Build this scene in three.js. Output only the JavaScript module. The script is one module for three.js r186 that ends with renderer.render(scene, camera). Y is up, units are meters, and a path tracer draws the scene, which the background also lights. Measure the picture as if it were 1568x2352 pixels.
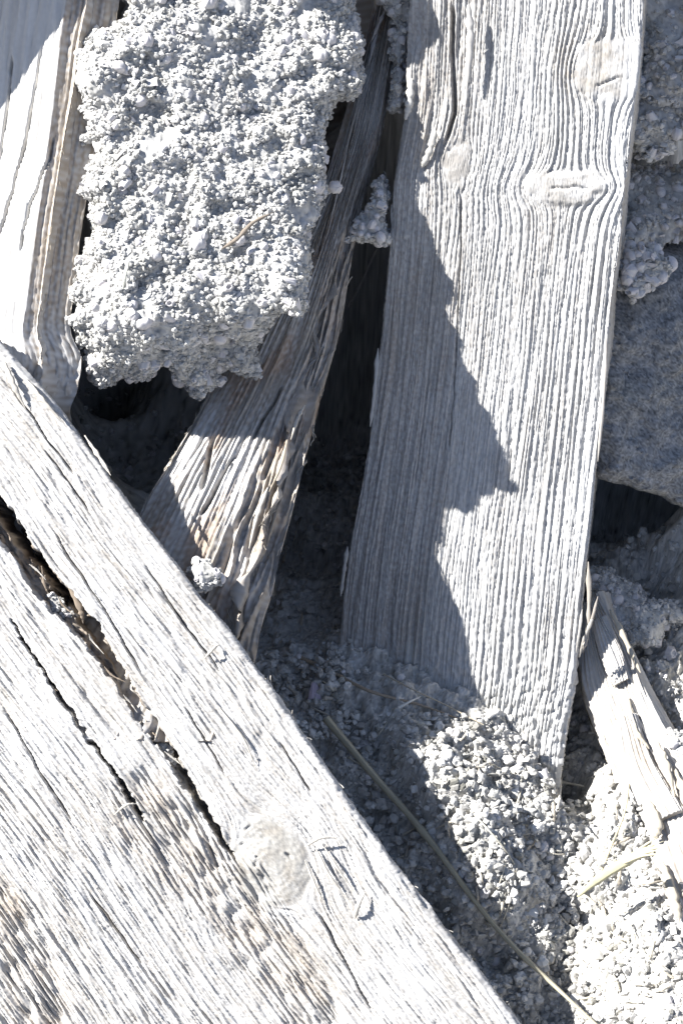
import * as THREE from 'three';
import { mergeVertices } from 'three/addons/utils/BufferGeometryUtils.js';

// ------------------------------------------------------------------ camera, sky, sun, exposure
const PITCH = 55 * Math.PI / 180, FOV = 33, DIST = 1.3925, RISE = 0.18;
const scene = new THREE.Scene();
const camera = new THREE.PerspectiveCamera(FOV, 682 / 1024, 0.05, 200);
const FWD = new THREE.Vector3(0, -Math.sin(PITCH), -Math.cos(PITCH));
const UP = new THREE.Vector3(0, Math.cos(PITCH), -Math.sin(PITCH));
camera.position.set(0, RISE, 0).addScaledVector(FWD, -DIST);
camera.lookAt(0, RISE, 0);
const renderer = new THREE.WebGLRenderer({ antialias: true });
renderer.setSize(682, 1024);
renderer.toneMapping = THREE.LinearToneMapping;
renderer.toneMappingExposure = 3.3;
renderer.shadowMap.enabled = true;

const SUN_VIEW = new THREE.Vector3(-0.69, 0.534, 0.486).normalize();    // right, up, towards the lens: read from the shadows
const SUN_DIR = new THREE.Vector3(SUN_VIEW.x, 0, 0).addScaledVector(UP, SUN_VIEW.y).addScaledVector(FWD, -SUN_VIEW.z).normalize();
{
  const W = 256, H = 128, data = new Float32Array(W * H * 4);
  for (let j = 0; j < H; j++) for (let i = 0; i < W; i++) {
    const lat = ((j + 0.5) / H - 0.5) * Math.PI, lon = ((i + 0.5) / W - 0.5) * 2 * Math.PI;
    const y = Math.sin(lat), c = Math.cos(lat), x = c * Math.cos(lon), z = c * Math.sin(lon);
    const k = Math.pow(1 - Math.max(y, 0), 3);
    const mu = x * SUN_DIR.x + y * SUN_DIR.y + z * SUN_DIR.z, aure = 0.25 * Math.pow(Math.max(mu, 0), 12);
    const o = (j * W + i) * 4;
    const SK = 0.13;
    data[o] = SK * (0.56 + 0.6 * k + aure); data[o + 1] = SK * (0.8 + 0.48 * k + aure); data[o + 2] = SK * (1.36 + 0.18 * k + aure); data[o + 3] = 1;
    if (y < 0) { data[o] = SK * 0.8; data[o + 1] = SK * 0.8; data[o + 2] = SK * 0.8; }
  }
  const sky = new THREE.DataTexture(data, W, H, THREE.RGBAFormat, THREE.FloatType);
  sky.mapping = THREE.EquirectangularReflectionMapping; sky.magFilter = THREE.LinearFilter; sky.needsUpdate = true;
  scene.background = sky; scene.environment = sky;
}
const sun = new THREE.DirectionalLight(new THREE.Color().setRGB(1, 0.985, 0.965), 4.6);
sun.position.copy(SUN_DIR).multiplyScalar(4); sun.target.position.set(0, 0, 0);
sun.castShadow = true; sun.shadow.radius = 1;
Object.assign(sun.shadow.camera, { left: -1, right: 1, top: 1, bottom: -1, near: 0.5, far: 9 });
sun.shadow.mapSize.set(4096, 4096);
scene.add(sun, sun.target);

// ------------------------------------------------------------------ helpers
function mulberry(a) { return () => { a |= 0; a = a + 0x6D2B79F5 | 0; let t = Math.imul(a ^ a >>> 15, 1 | a); t = t + Math.imul(t ^ t >>> 7, 61 | t) ^ t; return ((t ^ t >>> 14) >>> 0) / 4294967296; }; }
const rnd = mulberry(20240611);
const PERM = new Uint8Array(512);
{ const p = Array.from({ length: 256 }, (_, i) => i), r = mulberry(7); for (let i = 255; i > 0; i--) { const j = Math.floor(r() * (i + 1)); [p[i], p[j]] = [p[j], p[i]]; } for (let i = 0; i < 512; i++) PERM[i] = p[i & 255]; }
const grad = (h, x, y, z) => { h &= 15; const u = h < 8 ? x : y, v = h < 4 ? y : h === 12 || h === 14 ? x : z; return ((h & 1) ? -u : u) + ((h & 2) ? -v : v); };
function noise(x, y, z = 0) {
  const fx = Math.floor(x), fy = Math.floor(y), fz = Math.floor(z), X = fx & 255, Y = fy & 255, Z = fz & 255;
  x -= fx; y -= fy; z -= fz;
  const u = x * x * x * (x * (x * 6 - 15) + 10), v = y * y * y * (y * (y * 6 - 15) + 10), w = z * z * z * (z * (z * 6 - 15) + 10);
  const A = PERM[X] + Y, AA = PERM[A] + Z, AB = PERM[A + 1] + Z, B = PERM[X + 1] + Y, BA = PERM[B] + Z, BB = PERM[B + 1] + Z;
  const l = (a, b, t) => a + (b - a) * t;
  return l(l(l(grad(PERM[AA], x, y, z), grad(PERM[BA], x - 1, y, z), u), l(grad(PERM[AB], x, y - 1, z), grad(PERM[BB], x - 1, y - 1, z), u), v),
    l(l(grad(PERM[AA + 1], x, y, z - 1), grad(PERM[BA + 1], x - 1, y, z - 1), u), l(grad(PERM[AB + 1], x, y - 1, z - 1), grad(PERM[BB + 1], x - 1, y - 1, z - 1), u), v), w);
}
/** long ridges with narrow grooves between them, about -1..1 */
const ridges = (x, y, z) => { const n = noise(x, y, z), m = noise(x * 2.1 + 5, y * 1.6, z + 4); return 1 - 3.2 * Math.pow(1 - Math.min(1, Math.abs(n) * 2.2), 2) + 0.7 * m; };
const fbm = (x, y, z, n) => { let s = 0, a = 1; for (let i = 0; i < n; i++) { s += a * noise(x, y, z + i * 9.7); x *= 2.03; y *= 2.03; z *= 2.03; a *= 0.5; } return s; };
const jit = (q, t, s) => ((hash3(Math.round(q * 4e5), Math.round(t * 4e5), s) & 65535) / 65535 - 0.5);
const hash3 = (i, j, k) => { let h = Math.imul(i, 374761393) + Math.imul(j, 668265263) + Math.imul(k, 2147483647 ^ 0x5bd1e995) | 0; h = Math.imul(h ^ h >>> 13, 1274126177); return (h ^ h >>> 16) >>> 0; };
const clamp = (x, a = 0, b = 1) => x < a ? a : x > b ? b : x;
const step = (a, b, x) => { const t = clamp((x - a) / (b - a)); return t * t * (3 - 2 * t); };
const mix = (a, b, t) => a + (b - a) * t;
const mixc = (a, b, t) => [mix(a[0], b[0], t), mix(a[1], b[1], t), mix(a[2], b[2], t)];
/** crumbs: how far the nearest random ball of radius 0.35..0.62 cells reaches over x (in cells) */
function balls(x, y, z, seed) {
  const fx = Math.floor(x), fy = Math.floor(y), fz = Math.floor(z); let best = -1;
  for (let i = -1; i <= 1; i++) for (let j = -1; j <= 1; j++) for (let k = -1; k <= 1; k++) {
    const h = hash3(fx + i + seed * 71, fy + j, fz + k);
    const cx = i + (h & 255) / 255 - (x - fx), cy = j + (h >>> 8 & 255) / 255 - (y - fy), cz = k + (h >>> 16 & 255) / 255 - (z - fz);
    const r = 0.32 + 0.34 * (h >>> 24) / 255, v = r - Math.sqrt(cx * cx + cy * cy + cz * cz);
    if (v > best) best = v;
  }
  return best;
}
function domes(x, y, seed) {
  const fx = Math.floor(x), fy = Math.floor(y); let best = 0;
  for (let i = -1; i <= 1; i++) for (let j = -1; j <= 1; j++) {
    const h = hash3(fx + i, fy + j, seed * 131);
    const cx = i + (h & 255) / 255 - (x - fx), cy = j + (h >>> 8 & 255) / 255 - (y - fy), r = 0.3 + 0.42 * (h >>> 16 & 255) / 255;
    const d = r * r - cx * cx - cy * cy;
    if (d > 0) { const v = Math.sqrt(d) * (0.6 + 0.4 * (h >>> 24) / 255); if (v > best) best = v; }
  }
  return best;
}
const PX = DIST * Math.tan(FOV * Math.PI / 360) / 1176;           // metres per picture unit (picture taken as 1568 x 2352) at the look-at distance
/** the world point w metres in front of the look-at plane that is seen at x, y of the picture */
function at(x, y, w, out = new THREE.Vector3()) {
  const k = PX / DIST * (DIST - w), u = (x - 784) * k, v = (1176 - y) * k;
  return out.set(camera.position.x + u, camera.position.y, camera.position.z).addScaledVector(UP, v).addScaledVector(FWD, DIST - w);
}
const taken = new Map();
function numbered(name) { const n = taken.get(name) ?? 0; taken.set(name, n + 1); return n ? name + '_' + String(n).padStart(3, '0') : name; }
function tag(o, label, category, group) { o.userData.label = label; o.userData.category = category; if (group) o.userData.group = group; return o; }
function thing(name, label, category, pos, group) { const g = new THREE.Group(); g.name = numbered(name); g.position.copy(pos); scene.add(g); return tag(g, label, category, group); }
function part(name, geo, mat, parent, stuff) {
  const m = geo.isObject3D ? geo : new THREE.Mesh(geo, mat); m.name = parent === scene ? numbered(name) : name; m.castShadow = m.receiveShadow = true;
  if (stuff) m.userData.kind = 'stuff';
  parent.add(m); return m;
}
const vmat = (rough) => new THREE.MeshStandardMaterial({ vertexColors: true, roughness: rough, metalness: 0 });
const M = { wood: vmat(0.92), soil: vmat(0.97), shell: vmat(0.7), rock: vmat(0.85) };
const plain = (r, g, b, rough = 0.9) => new THREE.MeshStandardMaterial({ color: new THREE.Color().setRGB(r, g, b), roughness: rough });
function rail(pts) {                                                // [t, x, y, w] rows -> smooth function of t
  return (t) => {
    let i = 0; while (i < pts.length - 2 && t > pts[i + 1][0]) i++;
    const a = pts[i], b = pts[i + 1], p = pts[Math.max(0, i - 1)], n = pts[Math.min(pts.length - 1, i + 2)], k = (t - a[0]) / (b[0] - a[0]);
    if (k < 0 || k > 1) return [1, 2, 3].map((c) => mix(a[c], b[c], k));
    return [1, 2, 3].map((c) => {
      const da = (b[c] - p[c]) / (b[0] - p[0]) * (b[0] - a[0]), db = (n[c] - a[c]) / (n[0] - a[0]) * (b[0] - a[0]), k2 = k * k, k3 = k2 * k;
      return (2 * k3 - 3 * k2 + 1) * a[c] + (k3 - 2 * k2 + k) * da + (-2 * k3 + 3 * k2) * b[c] + (k3 - k2) * db;
    });
  };
}
/** A length of timber between two rails. h and col take q (metres across the face, going on round the corners) and t (metres along it). */
function timber(o) {
  const { left, right, t0, t1, rows, cols, T, W, h, col, base } = o, SL = o.sideL ?? 24, SR = o.sideR ?? 24, r = o.round ?? 0.004, splL = o.splayL ?? 0.05, splR = o.splayR ?? 0.05;
  const sec = [];
  for (let j = SL; j >= 1; j--) { const d = r + (T - r) * Math.pow(j / SL, 1.3); sec.push({ s: 0, a: -splL * d, n: -d, q: -d }); }
  const cn = 5;
  for (let j = 0; j < cn; j++) { const f = j / cn * Math.PI / 2; sec.push({ s: 0, a: r - r * Math.cos(f) - splL * r * (1 - j / cn), n: -r + r * Math.sin(f), q: -r + 2 * r * j / cn }); }
  for (let i = 0; i <= cols; i++) { const s = i / cols; sec.push({ s, a: r * (1 - 2 * s), n: 0, q: mix(r, W - r, s) }); }
  for (let j = cn - 1; j >= 0; j--) { const f = j / cn * Math.PI / 2; sec.push({ s: 1, a: -r + r * Math.cos(f) + splR * r * (1 - j / cn), n: -r + r * Math.sin(f), q: W + r - 2 * r * j / cn }); }
  for (let j = 1; j <= SR; j++) { const d = r + (T - r) * Math.pow(j / SR, 1.3); sec.push({ s: 1, a: splR * d, n: -d, q: W + d }); }
  const N = sec.length, wide = (e) => e.s * W + e.a;
  for (let i = 0; i < N; i++) {
    const a = sec[Math.max(0, i - 1)], b = sec[Math.min(N - 1, i + 1)], dx = wide(b) - wide(a), dy = b.n - a.n, l = Math.hypot(dx, dy) || 1;
    sec[i].nx = -dy / l; sec[i].ny = dx / l;
  }
  const V = (rows + 1) * N, pos = new Float32Array((V + 2) * 3), cl = new Float32Array((V + 2) * 3), Q = new Float32Array(V), TT = new Float32Array(V);
  const L = new THREE.Vector3(), R = new THREE.Vector3(), L2 = new THREE.Vector3(), ac = new THREE.Vector3(), al = new THREE.Vector3(), nn = new THREE.Vector3(), p = new THREE.Vector3();
  for (let k = 0; k <= rows; k++) {
    const t = mix(t0, t1, k / rows), dt = (t1 - t0) * 0.02;
    at(...left(t), L); at(...right(t), R); at(...left(t + dt), L2); al.copy(L2); at(...right(t + dt), L2); al.add(L2).sub(L).sub(R).normalize();
    ac.copy(R).sub(L).normalize(); nn.copy(ac).cross(al).normalize(); if (nn.dot(FWD) > 0) nn.negate();
    const tm = (t - t0) * PX;
    for (let i = 0; i < N; i++) {
      const e = sec[i], hh = h(e.q, tm, e);
      p.copy(L).lerp(R, e.s).addScaledVector(ac, e.a + e.nx * hh).addScaledVector(nn, e.n + e.ny * hh).sub(base);
      if (o.shift) o.shift(p, e.q, tm, ac, al, nn, e);
      const v = k * N + i; pos.set([p.x, p.y, p.z], v * 3); cl.set(col(e.q, tm, e), v * 3); Q[v] = e.q; TT[v] = tm;
    }
  }
  for (const [c, k] of [[0, 0], [1, rows]]) {                       // closes both ends
    const v = V + c; let x = 0, y = 0, z = 0; for (let i = 0; i < N; i++) { const u = (k * N + i) * 3; x += pos[u]; y += pos[u + 1]; z += pos[u + 2]; }
    pos.set([x / N, y / N, z / N], v * 3); cl.set(o.endCol ?? [0.2, 0.17, 0.13], v * 3);
  }
  const names = o.parts ?? [o.name ?? 'timber'], idx = names.map(() => []), which = o.partOf ?? (() => 0);
  for (let k = 0; k < rows; k++) for (let i = 0; i < N; i++) {
    const i2 = (i + 1) % N, a = k * N + i, b = k * N + i2, c = a + N, d = b + N;
    idx[i2 ? which(Q[a], TT[a]) : 0].push(a, b, d, a, d, c);
  }
  for (let i = 0; i < N; i++) { const i2 = (i + 1) % N; idx[0].push(V, i2, i, V + 1, rows * N + i, rows * N + i2); }
  const all = new THREE.BufferGeometry(); all.setAttribute('position', new THREE.BufferAttribute(pos, 3)); all.setIndex(idx.flat(1)); all.computeVertexNormals();
  const nrm = all.attributes.normal.array, geos = idx.map((list) => subset(pos, nrm, cl, list));
  return { geos, names, pos, nrm, Q, TT, V, N };
}
function subset(pos, nrm, cl, list) {
  const map = new Map(), ind = new Uint32Array(list.length), P = [], Nn = [], C = [];
  for (let i = 0; i < list.length; i++) { const v = list[i]; let m = map.get(v); if (m === undefined) { m = map.size; map.set(v, m); P.push(pos[v * 3], pos[v * 3 + 1], pos[v * 3 + 2]); Nn.push(nrm[v * 3], nrm[v * 3 + 1], nrm[v * 3 + 2]); C.push(cl[v * 3], cl[v * 3 + 1], cl[v * 3 + 2]); } ind[i] = m; }
  const g = new THREE.BufferGeometry();
  g.setAttribute('position', new THREE.Float32BufferAttribute(P, 3)); g.setAttribute('normal', new THREE.Float32BufferAttribute(Nn, 3)); g.setAttribute('color', new THREE.Float32BufferAttribute(C, 3)); g.setIndex(new THREE.BufferAttribute(ind, 1));
  return g;
}
/** meshes the zero surface of field f(i, j, k) (negative inside) on a grid with naive surface nets; place turns grid coordinates into a point, col a point of the grid into a colour */
function surfaceNet(nx, ny, nz, f, place, col) {
  const F = new Float32Array(nx * ny * nz), sy = nx, sz = nx * ny;
  for (let k = 0; k < nz; k++) for (let j = 0; j < ny; j++) for (let i = 0; i < nx; i++) F[i + j * sy + k * sz] = (i === 0 || j === 0 || k === 0 || i === nx - 1 || j === ny - 1 || k === nz - 1) ? 1 : f(i, j, k);
  const id = new Int32Array(nx * ny * nz).fill(-1), P = [], C = [], I = [], p = new THREE.Vector3();
  const E = [[0, 1], [0, 2], [0, 4], [1, 3], [1, 5], [2, 3], [2, 6], [3, 7], [4, 5], [4, 6], [5, 7], [6, 7]], off = [0, 1, sy, sy + 1, sz, sz + 1, sz + sy, sz + sy + 1];
  let count = 0;
  for (let k = 0; k < nz - 1; k++) for (let j = 0; j < ny - 1; j++) for (let i = 0; i < nx - 1; i++) {
    const b = i + j * sy + k * sz; let neg = 0; for (let c = 0; c < 8; c++) if (F[b + off[c]] < 0) neg++;
    if (neg === 0 || neg === 8) continue;
    let x = 0, y = 0, z = 0, n = 0;
    for (const [a, c] of E) { const fa = F[b + off[a]], fc = F[b + off[c]]; if ((fa < 0) === (fc < 0)) continue; const t = fa / (fa - fc); x += mix(a & 1, c & 1, t); y += mix(a >> 1 & 1, c >> 1 & 1, t); z += mix(a >> 2, c >> 2, t); n++; }
    const X = i + x / n, Y = j + y / n, Z = k + z / n; id[b] = count++; place(X, Y, Z, p); P.push(p.x, p.y, p.z); C.push(...col(X, Y, Z));
  }
  const quad = (a, b, c, d, flip) => { if (a < 0 || b < 0 || c < 0 || d < 0) return; if (flip) I.push(a, c, b, a, d, c); else I.push(a, b, c, a, c, d); };
  for (let k = 1; k < nz - 1; k++) for (let j = 1; j < ny - 1; j++) for (let i = 1; i < nx - 1; i++) {
    const b = i + j * sy + k * sz, s = F[b] < 0;
    if (s !== F[b + 1] < 0) quad(id[b], id[b - sy], id[b - sy - sz], id[b - sz], s);
    if (s !== F[b + sy] < 0) quad(id[b], id[b - sz], id[b - sz - 1], id[b - 1], s);
    if (s !== F[b + sz] < 0) quad(id[b], id[b - 1], id[b - 1 - sy], id[b - sy], s);
  }
  const g = new THREE.BufferGeometry(); g.setAttribute('position', new THREE.Float32BufferAttribute(P, 3)); g.setAttribute('color', new THREE.Float32BufferAttribute(C, 3)); g.setIndex(I); g.computeVertexNormals();
  return g;
}
function polyDist(poly, x, y) {                                      // signed distance, negative inside
  let d = 1e9, s = false;
  for (let i = 0, j = poly.length - 1; i < poly.length; j = i++) {
    const [ax, ay] = poly[j], [bx, by] = poly[i], ex = bx - ax, ey = by - ay, wx = x - ax, wy = y - ay, t = clamp((wx * ex + wy * ey) / (ex * ex + ey * ey));
    d = Math.min(d, Math.hypot(wx - ex * t, wy - ey * t));
    if ((by > y) !== (ay > y) && x < (ax - bx) * (y - by) / (ay - by) + bx) s = !s;
  }
  return s ? -d : d;
}
const pathDist = (path, x, y) => {                                   // [distance, place along 0..1, side] to an open path
  let best = [1e9, 0, 0];
  for (let i = 0; i < path.length - 1; i++) {
    const [ax, ay] = path[i], [bx, by] = path[i + 1], ex = bx - ax, ey = by - ay, wx = x - ax, wy = y - ay, t = clamp((wx * ex + wy * ey) / (ex * ex + ey * ey)), d = Math.hypot(wx - ex * t, wy - ey * t);
    if (d < best[0]) best = [d, (i + t) / (path.length - 1), Math.sign(ex * wy - ey * wx)];
  }
  return best;
};
/** small rounded lumps and chips, shared by all scattered crumbs */
function lump(seed, squash = 1, detail = 1) {
  const g = new THREE.IcosahedronGeometry(1, detail), p = g.attributes.position;
  for (let i = 0; i < p.count; i++) { const x = p.getX(i), y = p.getY(i), z = p.getZ(i), k = 1 + 0.55 * noise(x * 1.3 + seed, y * 1.3, z * 1.3) + 0.3 * noise(x * 3 + seed, y * 3, z * 3); p.setXYZ(i, x * k, y * k * squash, z * k); }
  g.deleteAttribute('uv'); g.computeVertexNormals(); return g;
}
const LUMPS = [lump(3, 0.8), lump(17, 0.45, 0), lump(31, 0.85)];
const tmpM = new THREE.Matrix4(), tmpQ = new THREE.Quaternion(), tmpE = new THREE.Euler(), tmpS = new THREE.Vector3(), tmpP = new THREE.Vector3(), tmpC = new THREE.Color();
function scatter(name, parent, geo, mat, list) {                     // list: [position, quaternion, scale vector, [r, g, b]]
  const m = new THREE.InstancedMesh(geo, mat, list.length);
  list.forEach(([p, q, s, c], i) => { m.setMatrixAt(i, tmpM.compose(p, q, s)); m.setColorAt(i, tmpC.setRGB(...c)); });
  return part(name, m, null, parent, true);
}
const turn = () => new THREE.Quaternion().setFromEuler(tmpE.set(rnd() * 6.3, rnd() * 6.3, rnd() * 6.3));

// ------------------------------------------------------------------ ground
const GROUND = [[780, 1530, -0.094], [860, 1550, -0.088], [950, 1585, -0.083], [1030, 1640, -0.08], [1100, 1675, -0.074], [1180, 1715, -0.07], [1250, 1765, -0.07], [640, 1560, -0.10], [700, 1640, -0.085], [850, 1760, -0.07], [900, 1900, -0.058], [965, 1700, -0.042], [1010, 1765, -0.02], [1100, 1840, -0.006],
  [1120, 1960, 0.008], [1190, 2020, 0.012], [1060, 2030, -0.002], [1000, 2120, -0.03], [1120, 2200, -0.035], [1220, 2130, -0.02], [1291, 1868, -0.17], [1250, 1840, -0.045], [1335, 1860, -0.085], [1326, 1722, -0.19], [1300, 2010, -0.05], [1330, 2120, -0.045], [1300, 2240, -0.035], [1250, 2340, -0.01], [1380, 2000, -0.008], [1430, 2090, 0.03], [1420, 2200, 0.04], [1430, 2310, 0.058], [1370, 2170, -0.018], [1360, 2290, 0.0],
  [1540, 2120, 0.035], [1540, 2330, 0.085], [1440, 1850, -0.035], [1400, 1770, -0.08], [1560, 1800, -0.04], [1370, 1650, -0.14], [1180, 2420, 0.0], [1500, 2600, 0.13], [1000, 2600, 0.04],
  [690, 1410, -0.17], [735, 1250, -0.28], [770, 1080, -0.46], [830, 800, -0.7], [870, 400, -0.75], [900, 0, -0.6], [250, 1000, -0.48], [340, 1100, -0.36], [180, 600, -0.3], [560, 700, -0.6],
  [1480, 1380, -0.17], [1400, 1180, -0.85], [1460, 1200, -0.9], [1520, 1210, -0.9], [1570, 1230, -0.85], [1700, 1230, -0.1], [1740, 1100, -0.1], [1720, 1380, -0.08], [1430, 1270, -0.42], [1520, 1290, -0.4], [1540, 1520, -0.13], [1480, 800, -0.4], [1520, 450, -0.17], [1520, 200, -0.2], [1520, -100, -0.2], [1150, 1000, -0.55], [1150, 400, -0.6], [1800, 1200, -0.18], [1800, 400, -0.12], [1800, 2000, 0.0],
  [300, 1500, -0.04], [300, 2000, 0.03], [100, 2300, 0.06], [-100, 1700, 0.02], [-150, 600, 0.0], [-250, 200, -0.02], [-150, 1100, 0.03], [-350, -300, 0.05], [-330, 100, 0.03], [0, -480, 0.06], [400, -480, 0.03], [800, -500, -0.02], [-380, 500, 0.03], [1100, -500, -0.06], [1300, -400, -0.2], [-400, -200, 0.0], [600, 2700, 0.12]].map(([x, y, w]) => at(x, y, w));
function groundBase(x, z) {
  let s = 0, sw = 0;
  for (const p of GROUND) { const d = (p.x - x) ** 2 + (p.z - z) ** 2 + 0.0003, w = 1 / (d * d); s += w * p.y; sw += w; }
  const far = 1 / (0.8 ** 4); s += far * 0.02; sw += far;
  return s / sw;
}
function groundHeight(x, z) {
  const wx = x + 0.004 * noise(x * 90, z * 90, 3), wz = z + 0.004 * noise(x * 90, z * 90, 8);
  let y = groundBase(x, z);
  const lumpy = 0.6 + 0.8 * step(-0.3, 0.4, noise(x * 14, z * 14, 1.5));
  const tilt = noise(x * 60, z * 60, 6), tilt2 = noise(x * 60 + 7, z * 60, 6);
  y += 0.013 * fbm(x * 30, z * 30, 2, 2) + lumpy * (0.016 * 0.65 * domes(wx / 0.017 + tilt, wz / 0.013 + tilt2, 1) + 0.0055 * domes(wx / 0.008 + tilt2, wz / 0.0065 + tilt, 2) * step(-0.3, 0.3, noise(x * 45, z * 45, 19))) + 0.0042 * fbm(x * 130, z * 130, 4, 3) - 0.01;
  return y + 0.0034 * Math.abs(noise(x * 260, z * 260, 5)) + 0.0012 * noise(x * 520, z * 520, 4) + 0.0007 * jit(x, z, 3);
}
function soilColour(x, y, z) {
  const a = noise(x * 40, y * 40, z * 40), b = noise(x * 420, y * 420, z * 420), c = noise(x * 130 + 9, y * 130, z * 130);
  const e = noise(x * 210 + 3, y * 210, z * 210), k = 1 + 0.25 * a + 0.35 * b + 0.25 * c + 0.3 * jit(x, z, 12) - 0.35 * step(0.25, 0.5, e);
  return [0.41 * k, (0.397 + 0.005 * a) * k, (0.37 + 0.014 * a - 0.02 * step(0.2, 0.5, e)) * k];
}
{
  const line = (a, b, n, grow) => { const v = []; for (let i = 0; i <= n; i++) v.push(mix(a, b, i / n)); let s = (b - a) / n; for (let i = 0; i < grow; i++) { s *= 1.32; v.push(v[v.length - 1] + s); v.unshift(v[0] - s); } return v; };
  const axis = (a, b, c, coarse, fine) => { const v = line(b, c, Math.round((c - b) / fine), 0), out = []; for (let x = a; x < b - coarse * 0.5; x += coarse) out.push(x); const all = [...out, ...v]; let s = fine; for (let i = 0; i < 68; i++) { s *= i < 34 ? 1.07 : 1.32; all.push(all[all.length - 1] + s); } s = coarse; for (let i = 0; i < 46; i++) { s *= i < 16 ? 1.07 : 1.32; all.unshift(all[0] - s); } return all; };
  const xs = axis(-0.33, -0.085, 0.33, 0.0035, 0.00125), zs = axis(-0.62, -0.06, 0.45, 0.0035, 0.0013), nx = xs.length, nz = zs.length;
  const pos = new Float32Array(nx * nz * 3), cl = new Float32Array(nx * nz * 3), I = [];
  for (let j = 0; j < nz; j++) for (let i = 0; i < nx; i++) {
    const x = xs[i], z = zs[j], y = Math.abs(x) < 2 && Math.abs(z) < 2 ? groundHeight(x, z) : groundBase(x, z) + 0.02 * noise(x * 0.7, z * 0.7, 1), v = (j * nx + i) * 3;
    pos.set([x, y, z], v); cl.set(soilColour(x, y, z), v);
    if (i < nx - 1 && j < nz - 1) { const a = j * nx + i; I.push(a, a + nx, a + 1, a + 1, a + nx, a + nx + 1); }
  }
  const g = new THREE.BufferGeometry(); g.setAttribute('position', new THREE.BufferAttribute(pos, 3)); g.setAttribute('color', new THREE.BufferAttribute(cl, 3)); g.setIndex(I); g.computeVertexNormals();
  const m = part('ground', g, M.soil, scene); m.userData.kind = 'structure'; m.userData.label = 'pale salty crumbled soil with barnacle fragments';
}
/** the point of the ground seen at x, y of the picture */
function onGround(x, y, lift = 0) {
  let lo = 0.25, hi = 0.25; const p = new THREE.Vector3();
  for (let w = 0.25; w > -1; w -= 0.004) { at(x, y, w, p); if (p.y < groundHeight(p.x, p.z)) { hi = w; break; } lo = w; }
  for (let i = 0; i < 8; i++) { const m = (lo + hi) / 2; at(x, y, m, p); if (p.y < groundHeight(p.x, p.z)) hi = m; else lo = m; }
  at(x, y, lo + lift, p); return p;
}
// ------------------------------------------------------------------ shells, crumbs, fibres, stalks
function shellColour(u, v, s) { const m = clamp(0.5 + 0.9 * noise(u * 9 + s * 13, v * 1.2, s)), k = 1 + 0.1 * noise(u * 30, v * 14, s); return mixc([0.56 * k, 0.547 * k, 0.52 * k], [0.45 * k, 0.4 * k, 0.43 * k], m * 0.6); }
function barnacle(seed, open) {                                      // a ribbed wall of plates; an open one shows the hole and its inner wall
  const A = 30, rows = open ? 12 : 9, P = [], C = [], I = [];
  for (let j = 0; j <= rows; j++) for (let i = 0; i <= A; i++) {
    const th = i / A * Math.PI * 2; let r, y;
    if (open) { const k = j / rows; if (k < 0.55) { const m = k / 0.55; y = m * 0.95; r = mix(1, 0.55, Math.pow(m, 0.8)); } else if (k < 0.66) { r = 0.46; y = 0.96; } else { const m = (k - 0.66) / 0.34; y = mix(0.9, 0.62, m); r = mix(0.4, 0.3, m); } if (j === rows) r = 0; }
    else { const f = j / rows * Math.PI / 2; r = Math.cos(f) * (1 + 0.12 * Math.sin(f * 2)); y = Math.sin(f) * 0.95; if (j === rows) r = 0; }
    const rib = 1 + 0.055 * Math.cos(th * 6 + seed) + 0.05 * noise(Math.cos(th) * 4 + seed, Math.sin(th) * 4, y * 0.6) + 0.03 * Math.cos(th * 17 + seed * 2);
    P.push(Math.cos(th) * r * rib, y + 0.08 * noise(Math.cos(th) * 2, Math.sin(th) * 2, seed), Math.sin(th) * r * rib * 0.82); C.push(...shellColour(th, y, seed));
    if (i < A && j < rows) { const a = j * (A + 1) + i; I.push(a, a + A + 1, a + 1, a + 1, a + A + 1, a + A + 2); }
  }
  const g = new THREE.BufferGeometry(); g.setAttribute('position', new THREE.Float32BufferAttribute(P, 3)); g.setAttribute('color', new THREE.Float32BufferAttribute(C, 3)); g.setIndex(I); g.computeVertexNormals(); return g;
}
function shard(seed) {                                               // a broken wall plate: a bent, ribbed triangle with thickness
  const U = 8, V = 6, P = [], C = [], I = [], n = (U + 1) * (V + 1);
  for (let side = 0; side < 2; side++) for (let j = 0; j <= V; j++) for (let i = 0; i <= U; i++) {
    const v = j / V, u = (i / U - 0.5) * (1.5 - 0.95 * v) + 0.12 * noise(v * 3, i, seed), a = u * 0.9, edge = (i === 0 || i === U || j === 0 || j === V);
    P.push(Math.sin(a) * 1.1, Math.cos(a) * 0.9 - 0.75 + 0.04 * Math.cos(i * 2.2) + (side ? -1 : 1) * (edge ? 0.01 : 0.07), (v - 0.5) * 1.7 + 0.16 * noise(i * 0.5, seed, 2)); C.push(...shellColour(u * 3, v, seed));
    if (i < U && j < V) { const q = side * n + j * (U + 1) + i; if (side) I.push(q, q + 1, q + U + 1, q + 1, q + U + 2, q + U + 1); else I.push(q, q + U + 1, q + 1, q + 1, q + U + 1, q + U + 2); }
  }
  const g = new THREE.BufferGeometry(); g.setAttribute('position', new THREE.Float32BufferAttribute(P, 3)); g.setAttribute('color', new THREE.Float32BufferAttribute(C, 3)); g.setIndex(I); g.computeVertexNormals(); return g;
}
const SHELLS = [barnacle(1, false), barnacle(2, false), barnacle(5, false), barnacle(3, true), barnacle(4, true), shard(6), shard(11), shard(14)];
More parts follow.
